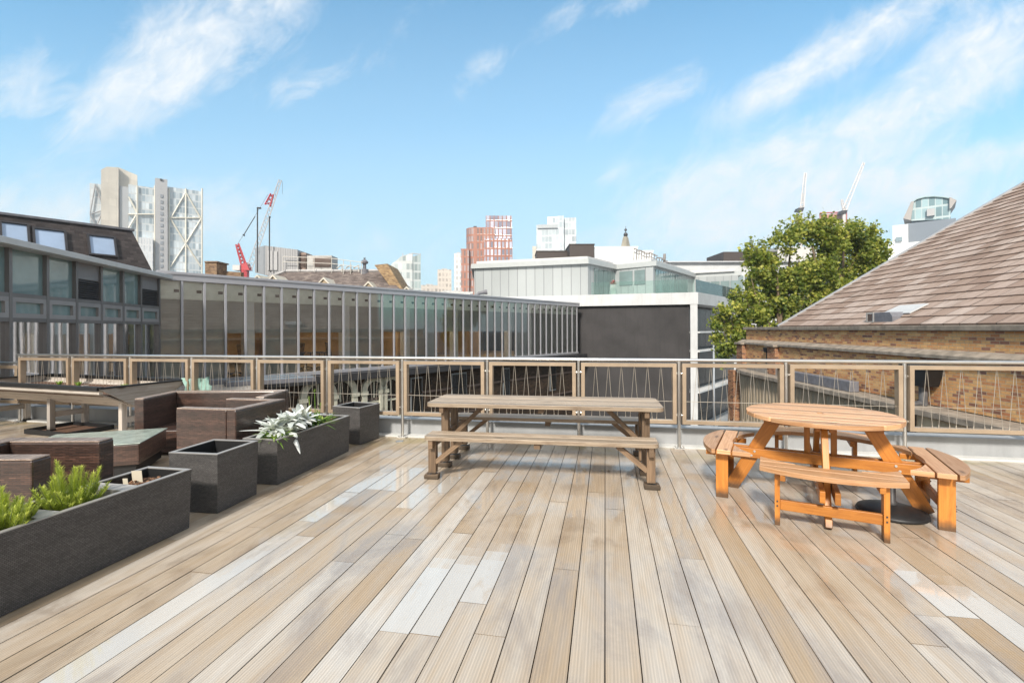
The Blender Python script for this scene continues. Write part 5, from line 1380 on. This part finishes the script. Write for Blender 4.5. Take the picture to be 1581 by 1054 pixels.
# ------------------------------------------------------------------ brick hall with stone tiled roof at the right
WE = Vector((XU(1152, 24.0), 24.0, 0)); WX = Vector((XU(1581, 10.0), 10.0, 0)); WDIR = (WX-WE).normalized(); WNR = Vector((WDIR.y, -WDIR.x, 0))
if WNR.x > 0: WNR = -WNR                     # towards the courtyard
def wall_t(u):
    a = (u-CU)/F; return (a*WE.y-WE.x)/(WDIR.x-a*WDIR.y)
def hall():
    rt = root('brick_hall', 'yellow brick hall with stone tiled roof at the right edge', 'building', WE, math.atan2(WDIR.y, WDIR.x))
    s = 1 if (Matrix.Rotation(rt.rotation_euler.z, 3, 'Z') @ Vector((0, 1, 0))).dot(WNR) > 0 else -1   # local +y*s faces the courtyard
    L = 26.0; zc = 1.55
    m_br = brick('yellow stock brick', [(0.0, (.22, .11, .085)), (.10, (.40, .19, .12)), (.20, (.54, .23, .11)), (.38, (.64, .31, .135)), (.6, (.72, .39, .16)), (.82, (.76, .46, .21)), (1, (.66, .35, .15))], (.46, .37, .25))
    def bx(name, mat, x0, x1, y0, y1, z0, z1, parent=rt, bevel=0):
        m = MB(); m.bb((x0, s*y0, z0), (x1, s*y1, z1)); return m.build(name, mat, parent, bevel=bevel)
    bx('wall', m_br, 0, L, -.4, 0, -.80, zc-.14)
    bx('coping', m_stone, -.12, L, -.45, .12, zc-.135, zc, bevel=.02)
    # lower thicker wall below the sloping weathered course
    bx('lower_wall', m_br, -.25, L, -.4, .18, -.45, .72); 
    m = MB(); o = [(-.35, .02, .95), (L, .02, .95), (L, .29, .83), (-.35, .29, .83)]
    m.extr([(x, s*y, z) for x, y, z in o], (0, 0, -.10)); m.build('weathering_course', m_stone, rt, bevel=.015)
    for x in (0.0, 3.4):
        bx('pier', brick('red pier brick', [(0, (.10, .05, .04)), (.3, (.32, .13, .07)), (1, (.46, .24, .12))], (.4, .32, .22)), x-.28, x+.42, .181, .36, -.45, .69)
        bx('pier_cap', m_stone, x-.36, x+.50, .17, .46, .70, .80, bevel=.02)
    # curved ledge and fluted drum beneath
    def P(x, y): return (x, s*y)
    n = 12
    def edge(r): return [P(-.3+r-r*math.cos(PI/2*k/n), .18+.75*math.sin(PI/2*k/n)) for k in range(n+1)]
    led = edge(3.2)+[P(6.5, .93), P(L, .90), P(L, .0), P(-.3, .0)]
    inner = edge(3.2)
    m = MB(); m.prism(led if s < 0 else list(reversed(led)), -.62, -.47); m.build('ledge', m_stone, rt, bevel=.015)
    # fluted concrete under the ledge
    m = MB(); pts = [Vector((x, y, 0)) for x, y in edge(3.2)]+[Vector((6.5, s*.93, 0)), Vector((11.0, s*.92, 0))]
    dense = []
    for a, b in zip(pts[:-1], pts[1:]):
        k = max(1, int((b-a).length/.075))
        for i in range(k): dense.append(a.lerp(b, i/k))
    dense.append(pts[-1])
    off = []
    for i, p in enumerate(dense):
        d = (dense[min(i+1, len(dense)-1)]-dense[max(i-1, 0)]).normalized(); nn = Vector((-d.y, d.x, 0))*s
        off.append(p-nn*(.18+(.05 if (i//2) % 2 else 0)))
    m_flute = plain('beige fluted concrete', (.36, .29, .205), .85, .15, 1.2, .1, streak=.35)
    for a, b in zip(off[:-1], off[1:]): m.face([(a.x, a.y, GZ), (b.x, b.y, GZ), (b.x, b.y, -.621), (a.x, a.y, -.621)])
    m.build('fluted_wall', m_flute, rt)
    bx('rendered_wall', plain('beige render', (.50, .40, .27), .85, .15, .9, .05, streak=.3), 11.02, L, .3, .74, GZ, -.621)
    bx('sloping_slab', m_stone, 11.5, L, .741, 1.6, -1.95, -1.8)
    bx('brick_pier', MATS['red pier brick'], -.75, -.02, -.3, .62, GZ, -.63)
    bx('lead_box', m_lead, 4.6, 9.3, .35, .62, -.468, -.14, bevel=.02)
    # ribbed panel left on the ledge
    m = MB()
    for k in range(22): x = .9+k*.16; m.bb((x, s*.28, -.468), (x+.10, s*.34, -.16))
    m.build('ribbed_upstand', plain('ribbed grey', (.26, .24, .22), .8, .1), rt)
    # rainwater goods
    def hopper(u, z, big, label=None):
        x = wall_t(u); k = 1.5 if big else .6; y = .19
        m = MB(); w = .30*k
        m.extr([(x-w, s*(y+.02), z), (x+w, s*(y+.02), z), (x+w*.6, s*(y+.02), z-.30*k), (x-w*.6, s*(y+.02), z-.30*k)], (0, s*.26*k, 0)); m.bb((x-w*1.1, s*(y+.015), z+.002), (x+w*1.1, s*(y+.30*k), z+.06*k))
        h = m.build('rainwater_hopper', m_black, rt, bevel=.01)
        m = MB(); m.tube([(x, s*(y+.13*k), z-.29*k), (x, s*(y+.13*k), -.46 if not big else -.46)], .055*k+.01, 10); 
        if big: m.tube([(x, s*.99, -.46), (x, s*.99, -8)], .075, 10); m.tube([(x, s*(y+.13), -.40), (x, s*.99, -.46)], .07, 8)
        m.build('downpipe', m_black if not big else plain('worn dark pipe', (.10, .10, .105), .5, .3, 6), rt)
    hopper(1450, .48, True); hopper(1194, .62, False)
    m = MB(); x = wall_t(1450); m.bb((x-.12, s*.76, -8), (x+.28, s*.84, -.63)); m.build('pipe_chase', m_black, rt)
    # roof: verge stands at the far end, tiles laid course by course
    xv = wall_t(1204); slope = math.atan(6.35/10.6); cs, sn = math.cos(slope), math.sin(slope)
    cw, tl, run = .43, .62, 13.2
    rm = MB(); rnd = random.Random(11); k = 0; y = 0.0
    while y < run:
        x = xv-(.0 if k % 2 else tl/2); first = True
        while x < L:
            w_ = tl*rnd.uniform(.72, 1.25); x0, x1 = max(x, xv), min(x+w_, L)
            if x1-x0 > .02:
                dz = rnd.uniform(0, .006); th = .040; g = .011
                a0, a1 = y-.02, y+cw
                def Q(xx, yy, h): return (xx, -s*(yy*cs-h*sn), zc+.02+yy*sn+h*cs)
                tone = rnd.random()
                b = [Q(x0+g, a0, th+dz), Q(x1-g, a0, th+dz), Q(x1-g, a1, .006+dz), Q(x0+g, a1, .006+dz)]
                o = rnd.random()*30
                rm.face(b if s > 0 else b[::-1], [(x0+o, a0), (x1+o, a0), (x1+o, a1), (x0+o, a1)][::1 if s > 0 else -1], tone)
                fr = [Q(x0+g, a0, -.01), Q(x1-g, a0, -.01), Q(x1-g, a0, th+dz), Q(x0+g, a0, th+dz)]
                rm.face(fr, None, tone*.5)
            x += w_
        y += cw; k += 1
    mt, t, p = newmat('stone roof tiles')
    uv = t.new('ShaderNodeUVMap').outputs[0]; a = t.attr('tone')
    c = t.ramp(a, [(0, (.26, .18, .14)), (.3, (.345, .25, .20)), (.65, (.40, .305, .255)), (1, (.47, .38, .33))])
    nz = t.noise(t.mapping(uv, (6, 1.2, 1)), 1.5, 5, .65, .4); c = t.mix(t.math('MULTIPLY', t.ramp(nz, [(.45, 0), (.7, 1)]), .55), c, (.20, .125, .085))
    tc = t.new('ShaderNodeTexCoord').outputs['Object']; n2 = t.noise(t.mapping(tc, (1, .35, .35)), .9, 5, .6, .3)
    c = t.mix(t.math('MULTIPLY', t.ramp(n2, [(.48, 0), (.68, 1)]), .5), c, (.19, .13, .095))
    n3 = t.noise(uv, 25, 6, .7); c = t.mix(1.0, c, t.ramp(n3, [(.3, .86), (.7, 1.08)]), 'MULTIPLY')
    t.link(c, p.inputs['Base Color']); p.inputs['Roughness'].default_value = .72; p.inputs['Specular IOR Level'].default_value = .35
    t.link(t.bump(n3, .35, .008), p.inputs['Normal'])
    r_ = rm.build('tiled_roof', mt, rt)
    ub = MB(); Q = lambda xx, yy, h: (xx, -s*(yy*cs-h*sn), zc+.02+yy*sn+h*cs)
    ub.face([Q(xv, -.1, -.03), Q(L, -.1, -.03), Q(L, run, -.03), Q(xv, run, -.03)]); ub.face([Q(xv, -.1, -.03), Q(xv, run, -.03), (xv, -s*run*cs, zc-4), (xv, 0, zc-.2)]); ub.build('roof_deck', m_dark, rt)
    vg = MB(); vg.beam(Q(xv-.05, -.05, .03), Q(xv-.05, run, .03), .12, .11, Q(0, 0, 1)); vg.build('verge', plain('lead verge', (.36, .37, .39), .5, .15, 3), rt)
    # gable below the verge
    gm = MB(); gm.extr([(xv+.03, 0, zc-.02), (xv+.03, -s*run*cs, zc-.02), (xv+.03, -s*run*cs, zc+run*sn-.1)], (.2, 0, 0)); gm.build('gable', m_br, rt)
    # roof vent
    xa = wall_t(1326+7); xb = wall_t(1372)
    yv, zv, _ = Q(0, .14, .03)[1], Q(0, .14, .03)[2], 0
    o = MB(); o.extr([(xa, yv, zv-.1), (xb, yv, zv-.1), (xb, yv, zv+.16), (xb-.12, yv, zv+.29), (xa, yv, zv+.29)], (0, -s*.7, 0)); vb = o.build('roof_vent', m_lead, rt, bevel=.008)
    o = MB(); xm = xa+(xb-xa)*.30
    o.bb((xa-.01, yv+s*.003, zv+.0), (xm, yv+s*.02, zv+.03)); o.bb((xa-.01, yv+s*.003, zv+.25), (xm, yv+s*.02, zv+.295)); o.bb((xa-.01, yv+s*.003, zv+.031), (xa+.05, yv+s*.02, zv+.249)); o.bb((xm-.05, yv+s*.003, zv+.031), (xm, yv+s*.02, zv+.249))
    o.build('vent_frame', plain('pale vent frame', (.42, .40, .38), .5, .1), vb)
    o = MB()
    for k in range(6): o.bb((xa+.051, yv+s*.003, zv+.04+k*.036), (xm-.051, yv+s*.014, zv+.058+k*.036))
    o.build('louvre', plain('vent louvre', (.20, .13, .10), .6, .1), vb)
    o = MB(); o.extr([Q(xa+.1, .55, .05), Q(xb+.2, .55, .05), Q(xb+.3, 1.05, .05), Q(xa+.3, 1.05, .05)], Vector(Q(0, 0, .03))-Vector(Q(0, 0, 0))); o.build('flashing', plain('pale flashing', (.60, .60, .60), .5, .1), vb)
hall()

# ------------------------------------------------------------------ plane trees
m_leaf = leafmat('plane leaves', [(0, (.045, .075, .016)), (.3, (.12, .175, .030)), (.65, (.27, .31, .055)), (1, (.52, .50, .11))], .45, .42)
def leaf5(m, c, n, up, sz, tone):
    n = Vector(n).normalized(); u = Vector(up)-n*Vector(up).dot(n)
    if u.length < 1e-3: u = n.orthogonal()
    u.normalize(); w = n.cross(u); c = Vector(c)
    pts = [(0, -.5), (.30, -.30), (.55, .05), (.22, .12), (0, .60), (-.22, .12), (-.55, .05), (-.30, -.30)]
    P = [c+w*x*sz+u*y*sz+n*(abs(x)*.25*sz) for x, y in pts]
    m.face([P[0], P[1], P[2], P[3], P[4]], [(0, 0)]*5, tone); m.face([P[0], P[4], P[5], P[6], P[7]], [(0, 0)]*5, tone)
def tree(label, base, limbs, blobs, nleaf, seed):
    rnd = random.Random(seed)
    rt = root('plane_tree', label, 'tree', base, 0, 'plane trees behind the brick hall')
    wd = MB()
    for pts, r0 in limbs:
        k = len(pts); wd.tube([Vector(p)-Vector(base) for p in pts], [r0*(1-.8*i/(k-1)) for i in range(k)], 8)
    tw = [];  lf = MB()
    tot = sum(r[0]*r[1] for _, r in blobs)
    for c, (rx, rz) in blobs:
        c = Vector(c)-Vector(base); n = max(3, int(nleaf*1.12*rx*rz/tot/46))
        for i in range(n):
            d = Vector((rnd.gauss(0, 1), rnd.gauss(0, 1), rnd.gauss(0, 1))).normalized()*(rnd.random()**.42)
            q = c+Vector((d.x*rx, d.y*rx*.9, d.z*rz))
            if rnd.random() < .35: wd.tube([c+(q-c)*.15, (c+q)/2+Vector((0, 0, .1)), q], [.035, .02, .008], 4)
            cr = rnd.uniform(.22, .44); bt = rnd.uniform(-.18, .18)+.18*d.z
            for j in range(rnd.randint(34, 58)):
                e = Vector((rnd.gauss(0, .5), rnd.gauss(0, .5), rnd.gauss(0, .42)))*cr
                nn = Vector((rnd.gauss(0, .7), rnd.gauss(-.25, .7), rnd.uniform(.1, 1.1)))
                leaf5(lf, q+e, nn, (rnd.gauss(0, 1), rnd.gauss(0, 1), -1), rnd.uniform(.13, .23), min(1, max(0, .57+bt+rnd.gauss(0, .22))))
    for c, (rx, rz) in blobs:          # loose sprigs that break the outline
        c = Vector(c)-Vector(base)
        for i in range(int(3+rx*5)):
            a = rnd.uniform(-1.3, 1.3); q = c+Vector((math.sin(a)*rx*.8, rnd.uniform(-.5, .5)*rx, math.cos(a)*rz*.8)); ln = rnd.uniform(.35, .8)
            e = q+Vector((math.sin(a)*.5*ln+rnd.gauss(0, .1), 0, ln*.8)); wd.tube([q, (q+e)/2+Vector((.03, 0, 0)), e], [.014, .010, .004], 4)
            for j in range(rnd.randint(7, 13)):
                f_ = q.lerp(e, rnd.uniform(.2, 1.05))+Vector((rnd.gauss(0, .09), rnd.gauss(0, .09), rnd.gauss(0, .07)))
                leaf5(lf, f_, (rnd.gauss(0, .7), rnd.gauss(-.3, .7), rnd.uniform(.1, 1)), (rnd.gauss(0, 1), rnd.gauss(0, 1), -1), rnd.uniform(.10, .19), min(1, max(0, .6+rnd.gauss(0, .22))))
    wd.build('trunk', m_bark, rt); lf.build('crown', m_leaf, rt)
def L3(Y, *uv): return [W(u, v, Y) for u, v in uv]
def blobs(Y, *b):
    return [(W(u, v, Y+dy), (rx*Y/F, rz*Y/F)) for u, v, rx, rz, dy in b]
YT = 27.0
b1 = W(1206, 500, YT); b1.z = GZ
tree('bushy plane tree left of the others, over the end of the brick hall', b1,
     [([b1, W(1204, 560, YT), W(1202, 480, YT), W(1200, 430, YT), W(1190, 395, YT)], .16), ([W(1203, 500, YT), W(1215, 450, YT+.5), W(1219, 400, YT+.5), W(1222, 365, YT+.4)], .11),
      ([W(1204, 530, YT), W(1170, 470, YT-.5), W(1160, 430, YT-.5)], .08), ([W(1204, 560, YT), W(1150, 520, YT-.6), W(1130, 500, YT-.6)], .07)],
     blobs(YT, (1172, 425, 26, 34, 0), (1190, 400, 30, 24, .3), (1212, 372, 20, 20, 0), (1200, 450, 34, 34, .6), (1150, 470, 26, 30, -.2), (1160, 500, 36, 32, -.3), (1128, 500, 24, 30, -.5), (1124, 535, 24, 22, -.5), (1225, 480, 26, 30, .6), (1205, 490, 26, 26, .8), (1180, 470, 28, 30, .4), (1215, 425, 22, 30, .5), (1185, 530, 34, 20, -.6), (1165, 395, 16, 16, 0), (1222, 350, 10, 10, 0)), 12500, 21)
b2 = W(1262, 500, YT+1.5); b2.z = GZ
tree('plane tree with forked limbs showing, middle of the three', b2,
     [([b2, W(1263, 520, YT+1.5), W(1262, 440, YT+1.5), W(1257, 395, YT+1.5), W(1250, 362, YT+1.5)], .15), ([W(1262, 460, YT+1.5), W(1272, 410, YT+1.8), W(1278, 375, YT+2)], .10), ([W(1262, 470, YT+1.5), W(1240, 430, YT+1.2), W(1232, 395, YT+1.2)], .07)],
     blobs(YT+1.5, (1250, 362, 26, 18, 0), (1272, 352, 16, 14, 0), (1282, 378, 24, 26, .4), (1242, 425, 20, 26, -.3), (1268, 425, 26, 30, .2), (1250, 470, 26, 28, .2), (1284, 450, 26, 28, .5), (1240, 350, 10, 12, 0)), 9500, 22)
b3 = W(1305, 500, YT+3); b3.z = GZ
tree('plane tree nearest the tiled roof edge, rightmost of the three', b3,
     [([b3, W(1304, 500, YT+3), W(1301, 430, YT+3), W(1302, 392, YT+3), W(1306, 365, YT+3)], .15), ([W(1301, 440, YT+3), W(1292, 405, YT+2.6), W(1287, 382, YT+2.6)], .09), ([W(1302, 430, YT+3), W(1325, 395, YT+3.2), W(1342, 372, YT+3.2)], .08)],
     blobs(YT+3, (1306, 362, 26, 18, 0), (1328, 366, 24, 20, 0), (1346, 385, 22, 24, .3), (1318, 395, 30, 26, .3), (1340, 418, 26, 24, .2), (1300, 420, 20, 22, .5), (1322, 440, 30, 26, .4), (1360, 400, 12, 18, 0)), 9000, 23)

# ------------------------------------------------------------------ light
SUN_EL, SUN_AZ = 37.0, 199.0     # azimuth clockwise from +y: behind the viewer, a little to the left
az = R(SUN_AZ); el = R(SUN_EL)
to_sun = Vector((math.sin(az)*math.cos(el), math.cos(az)*math.cos(el), math.sin(el)))
sd = bpy.data.lights.new('sun', 'SUN'); sun = bpy.data.objects.new('sun', sd); COL.objects.link(sun)
sd.energy = 3.3; sd.angle = R(7.0); sd.color = (1.0, 0.93, 0.83)
sun.rotation_euler = to_sun.to_track_quat('Z', 'Y').to_euler()
w = bpy.data.worlds.new('World'); S.world = w; w.use_nodes = True
t = NT(w); bg = t.n['Background']
sky = t.new('ShaderNodeTexSky', sky_type='NISHITA'); sky.sun_disc = False; sky.sun_elevation = el; sky.sun_rotation = az
sky.air_density = 1.0; sky.dust_density = 0.6; sky.ozone_density = 2.0; sky.altitude = 50
d = t.new('ShaderNodeTexCoord').outputs['Generated']
x, y, z = t.sep(d)
ay = t.math('MAXIMUM', t.math('ABSOLUTE', y), 0.06)
sx = t.math('DIVIDE', x, ay); sz = t.math('DIVIDE', z, ay)
p2 = t.comb(sx, sz, 0)
rotp = t.mapping(p2, (1.0, 1.0, 1.0), (0, 0, 0), (0, 0, R(-36)))
n1 = t.noise(t.mapping(rotp, (3.2, 5.2, 1)), 1.9, 14, 0.70, 1.0)
n2 = t.noise(t.mapping(rotp, (1.2, 2.0, 1), (3.1, 1.7, 0)), 1.6, 5, 0.55, 0.4)
def blob(u, v, ru, rv, rot, amp):
    cx, cz = (u-CU)/F, (HV-v)/F
    dx = t.math('SUBTRACT', sx, cx); dz = t.math('SUBTRACT', sz, cz)
    c, s_ = math.cos(R(rot)), math.sin(R(rot))
    a = t.math('ADD', t.math('MULTIPLY', dx, c*F/ru), t.math('MULTIPLY', dz, s_*F/ru)); b = t.math('ADD', t.math('MULTIPLY', dx, -s_*F/rv), t.math('MULTIPLY', dz, c*F/rv))
    q = t.math('ADD', t.math('MULTIPLY', a, a), t.math('MULTIPLY', b, b))
    return t.math('MULTIPLY', t.math('POWER', 2.718, t.math('MULTIPLY', q, -1.0)), amp)
cl = None
for b in ((300, 75, 200, 70, 33, 1.05), (220, 140, 120, 45, 30, .85), (20, 130, 70, 60, 30, .8), (60, 325, 150, 45, 5, 1.0), (340, 330, 110, 60, 10, .7), (740, 115, 60, 24, 38, .7), (860, 40, 60, 22, 35, .6), (1000, 160, 100, 32, 28, .7), (970, 10, 60, 20, 20, .5), (480, 130, 110, 26, 20, .5),
          (1330, 60, 170, 32, 28, .9), (1190, 140, 100, 26, 30, .8), (1530, 70, 120, 65, 30, 1.0), (1420, 170, 150, 40, 25, 1.0), (1230, 250, 200, 48, 18, 1.15), (1150, 310, 170, 60, 5, .9), (1420, 300, 180, 50, 5, 1.0), (1560, 235, 90, 26, 8, .9), (950, 270, 30, 14, 35, .5), (650, 20, 60, 20, 35, .4), (1000, 380, 500, 60, 0, .35)):
    q = blob(*b); cl = q if cl is None else t.math('ADD', cl, q)
cl = t.math('MINIMUM', cl, 1.25)
tex = t.math('ADD', t.math('MULTIPLY', n1, 1.25), t.math('MULTIPLY', n2, 0.55))
cov = t.math('MULTIPLY', t.math('SUBTRACT', t.math('ADD', tex, t.math('MULTIPLY', cl, 0.62)), 1.02), 1.9, None, True)
cov = t.math('MULTIPLY', cov, t.ramp(cl, [(0.0, 0.15), (0.35, 1.0)]))
n4 = t.noise(t.mapping(rotp, (5.0, 9.0, 1), (1, 7, 0)), 2.2, 10, 0.7, 0.5)
cov = t.math('MULTIPLY', cov, t.ramp(n4, [(.34, .40), (.66, .95)]))
horiz = t.ramp(sz, [(0.0, .97), (0.18, .78), (0.42, .36), (0.75, .06)])
skyc = t.mix(1.0, sky.outputs[0], (0.52, 0.99, 1.0), 'MULTIPLY')
skyc = t.mix(horiz, skyc, (2.55, 3.22, 3.65))
fin = t.mix(cov, skyc, (3.9, 4.05, 4.15))
# warm white fill overhead and behind the viewer, added unseen as a cloud sheet
fill_veil = t.math('MAXIMUM', t.ramp(t.math('MULTIPLY', y, -1.0), [(0.0, 0), (0.35, 1)]), t.ramp(z, [(0.62, 0), (0.85, 1)]))
nv = t.noise(t.mapping(d, (2, 2, 3)), 1.4, 6, .6)
fin = t.mix(t.math('MULTIPLY', fill_veil, t.ramp(nv, [(.3, .62), (.65, .95)])), fin, (4.3, 4.0, 3.6))
t.link(fin, bg.inputs['Color']); bg.inputs['Strength'].default_value = 0.15
S.view_settings.view_transform = 'Standard'; S.view_settings.look = 'None'; S.view_settings.gamma = 1.0
S.view_settings.exposure = 0.78
S.cycles.max_bounces = 8; S.cycles.transparent_max_bounces = 16
S.cycles.use_denoising = True

# ------------------------------------------------------------------ air
hz = MB(); hz.bb((-420, -60, GZ-1), (420, 420, 110))
hm, ht, hp = newmat('city haze'); ht.n.remove(hp)
pv = ht.new('ShaderNodeVolumePrincipled'); pv.inputs['Color'].default_value = (.90, .95, 1, 1); pv.inputs['Density'].default_value = 0.00055; pv.inputs['Anisotropy'].default_value = 0.2
ht.link(pv.outputs[0], ht.n['Material Output'].inputs['Volume'])
struct(hz, 'haze', hm, 'stuff')
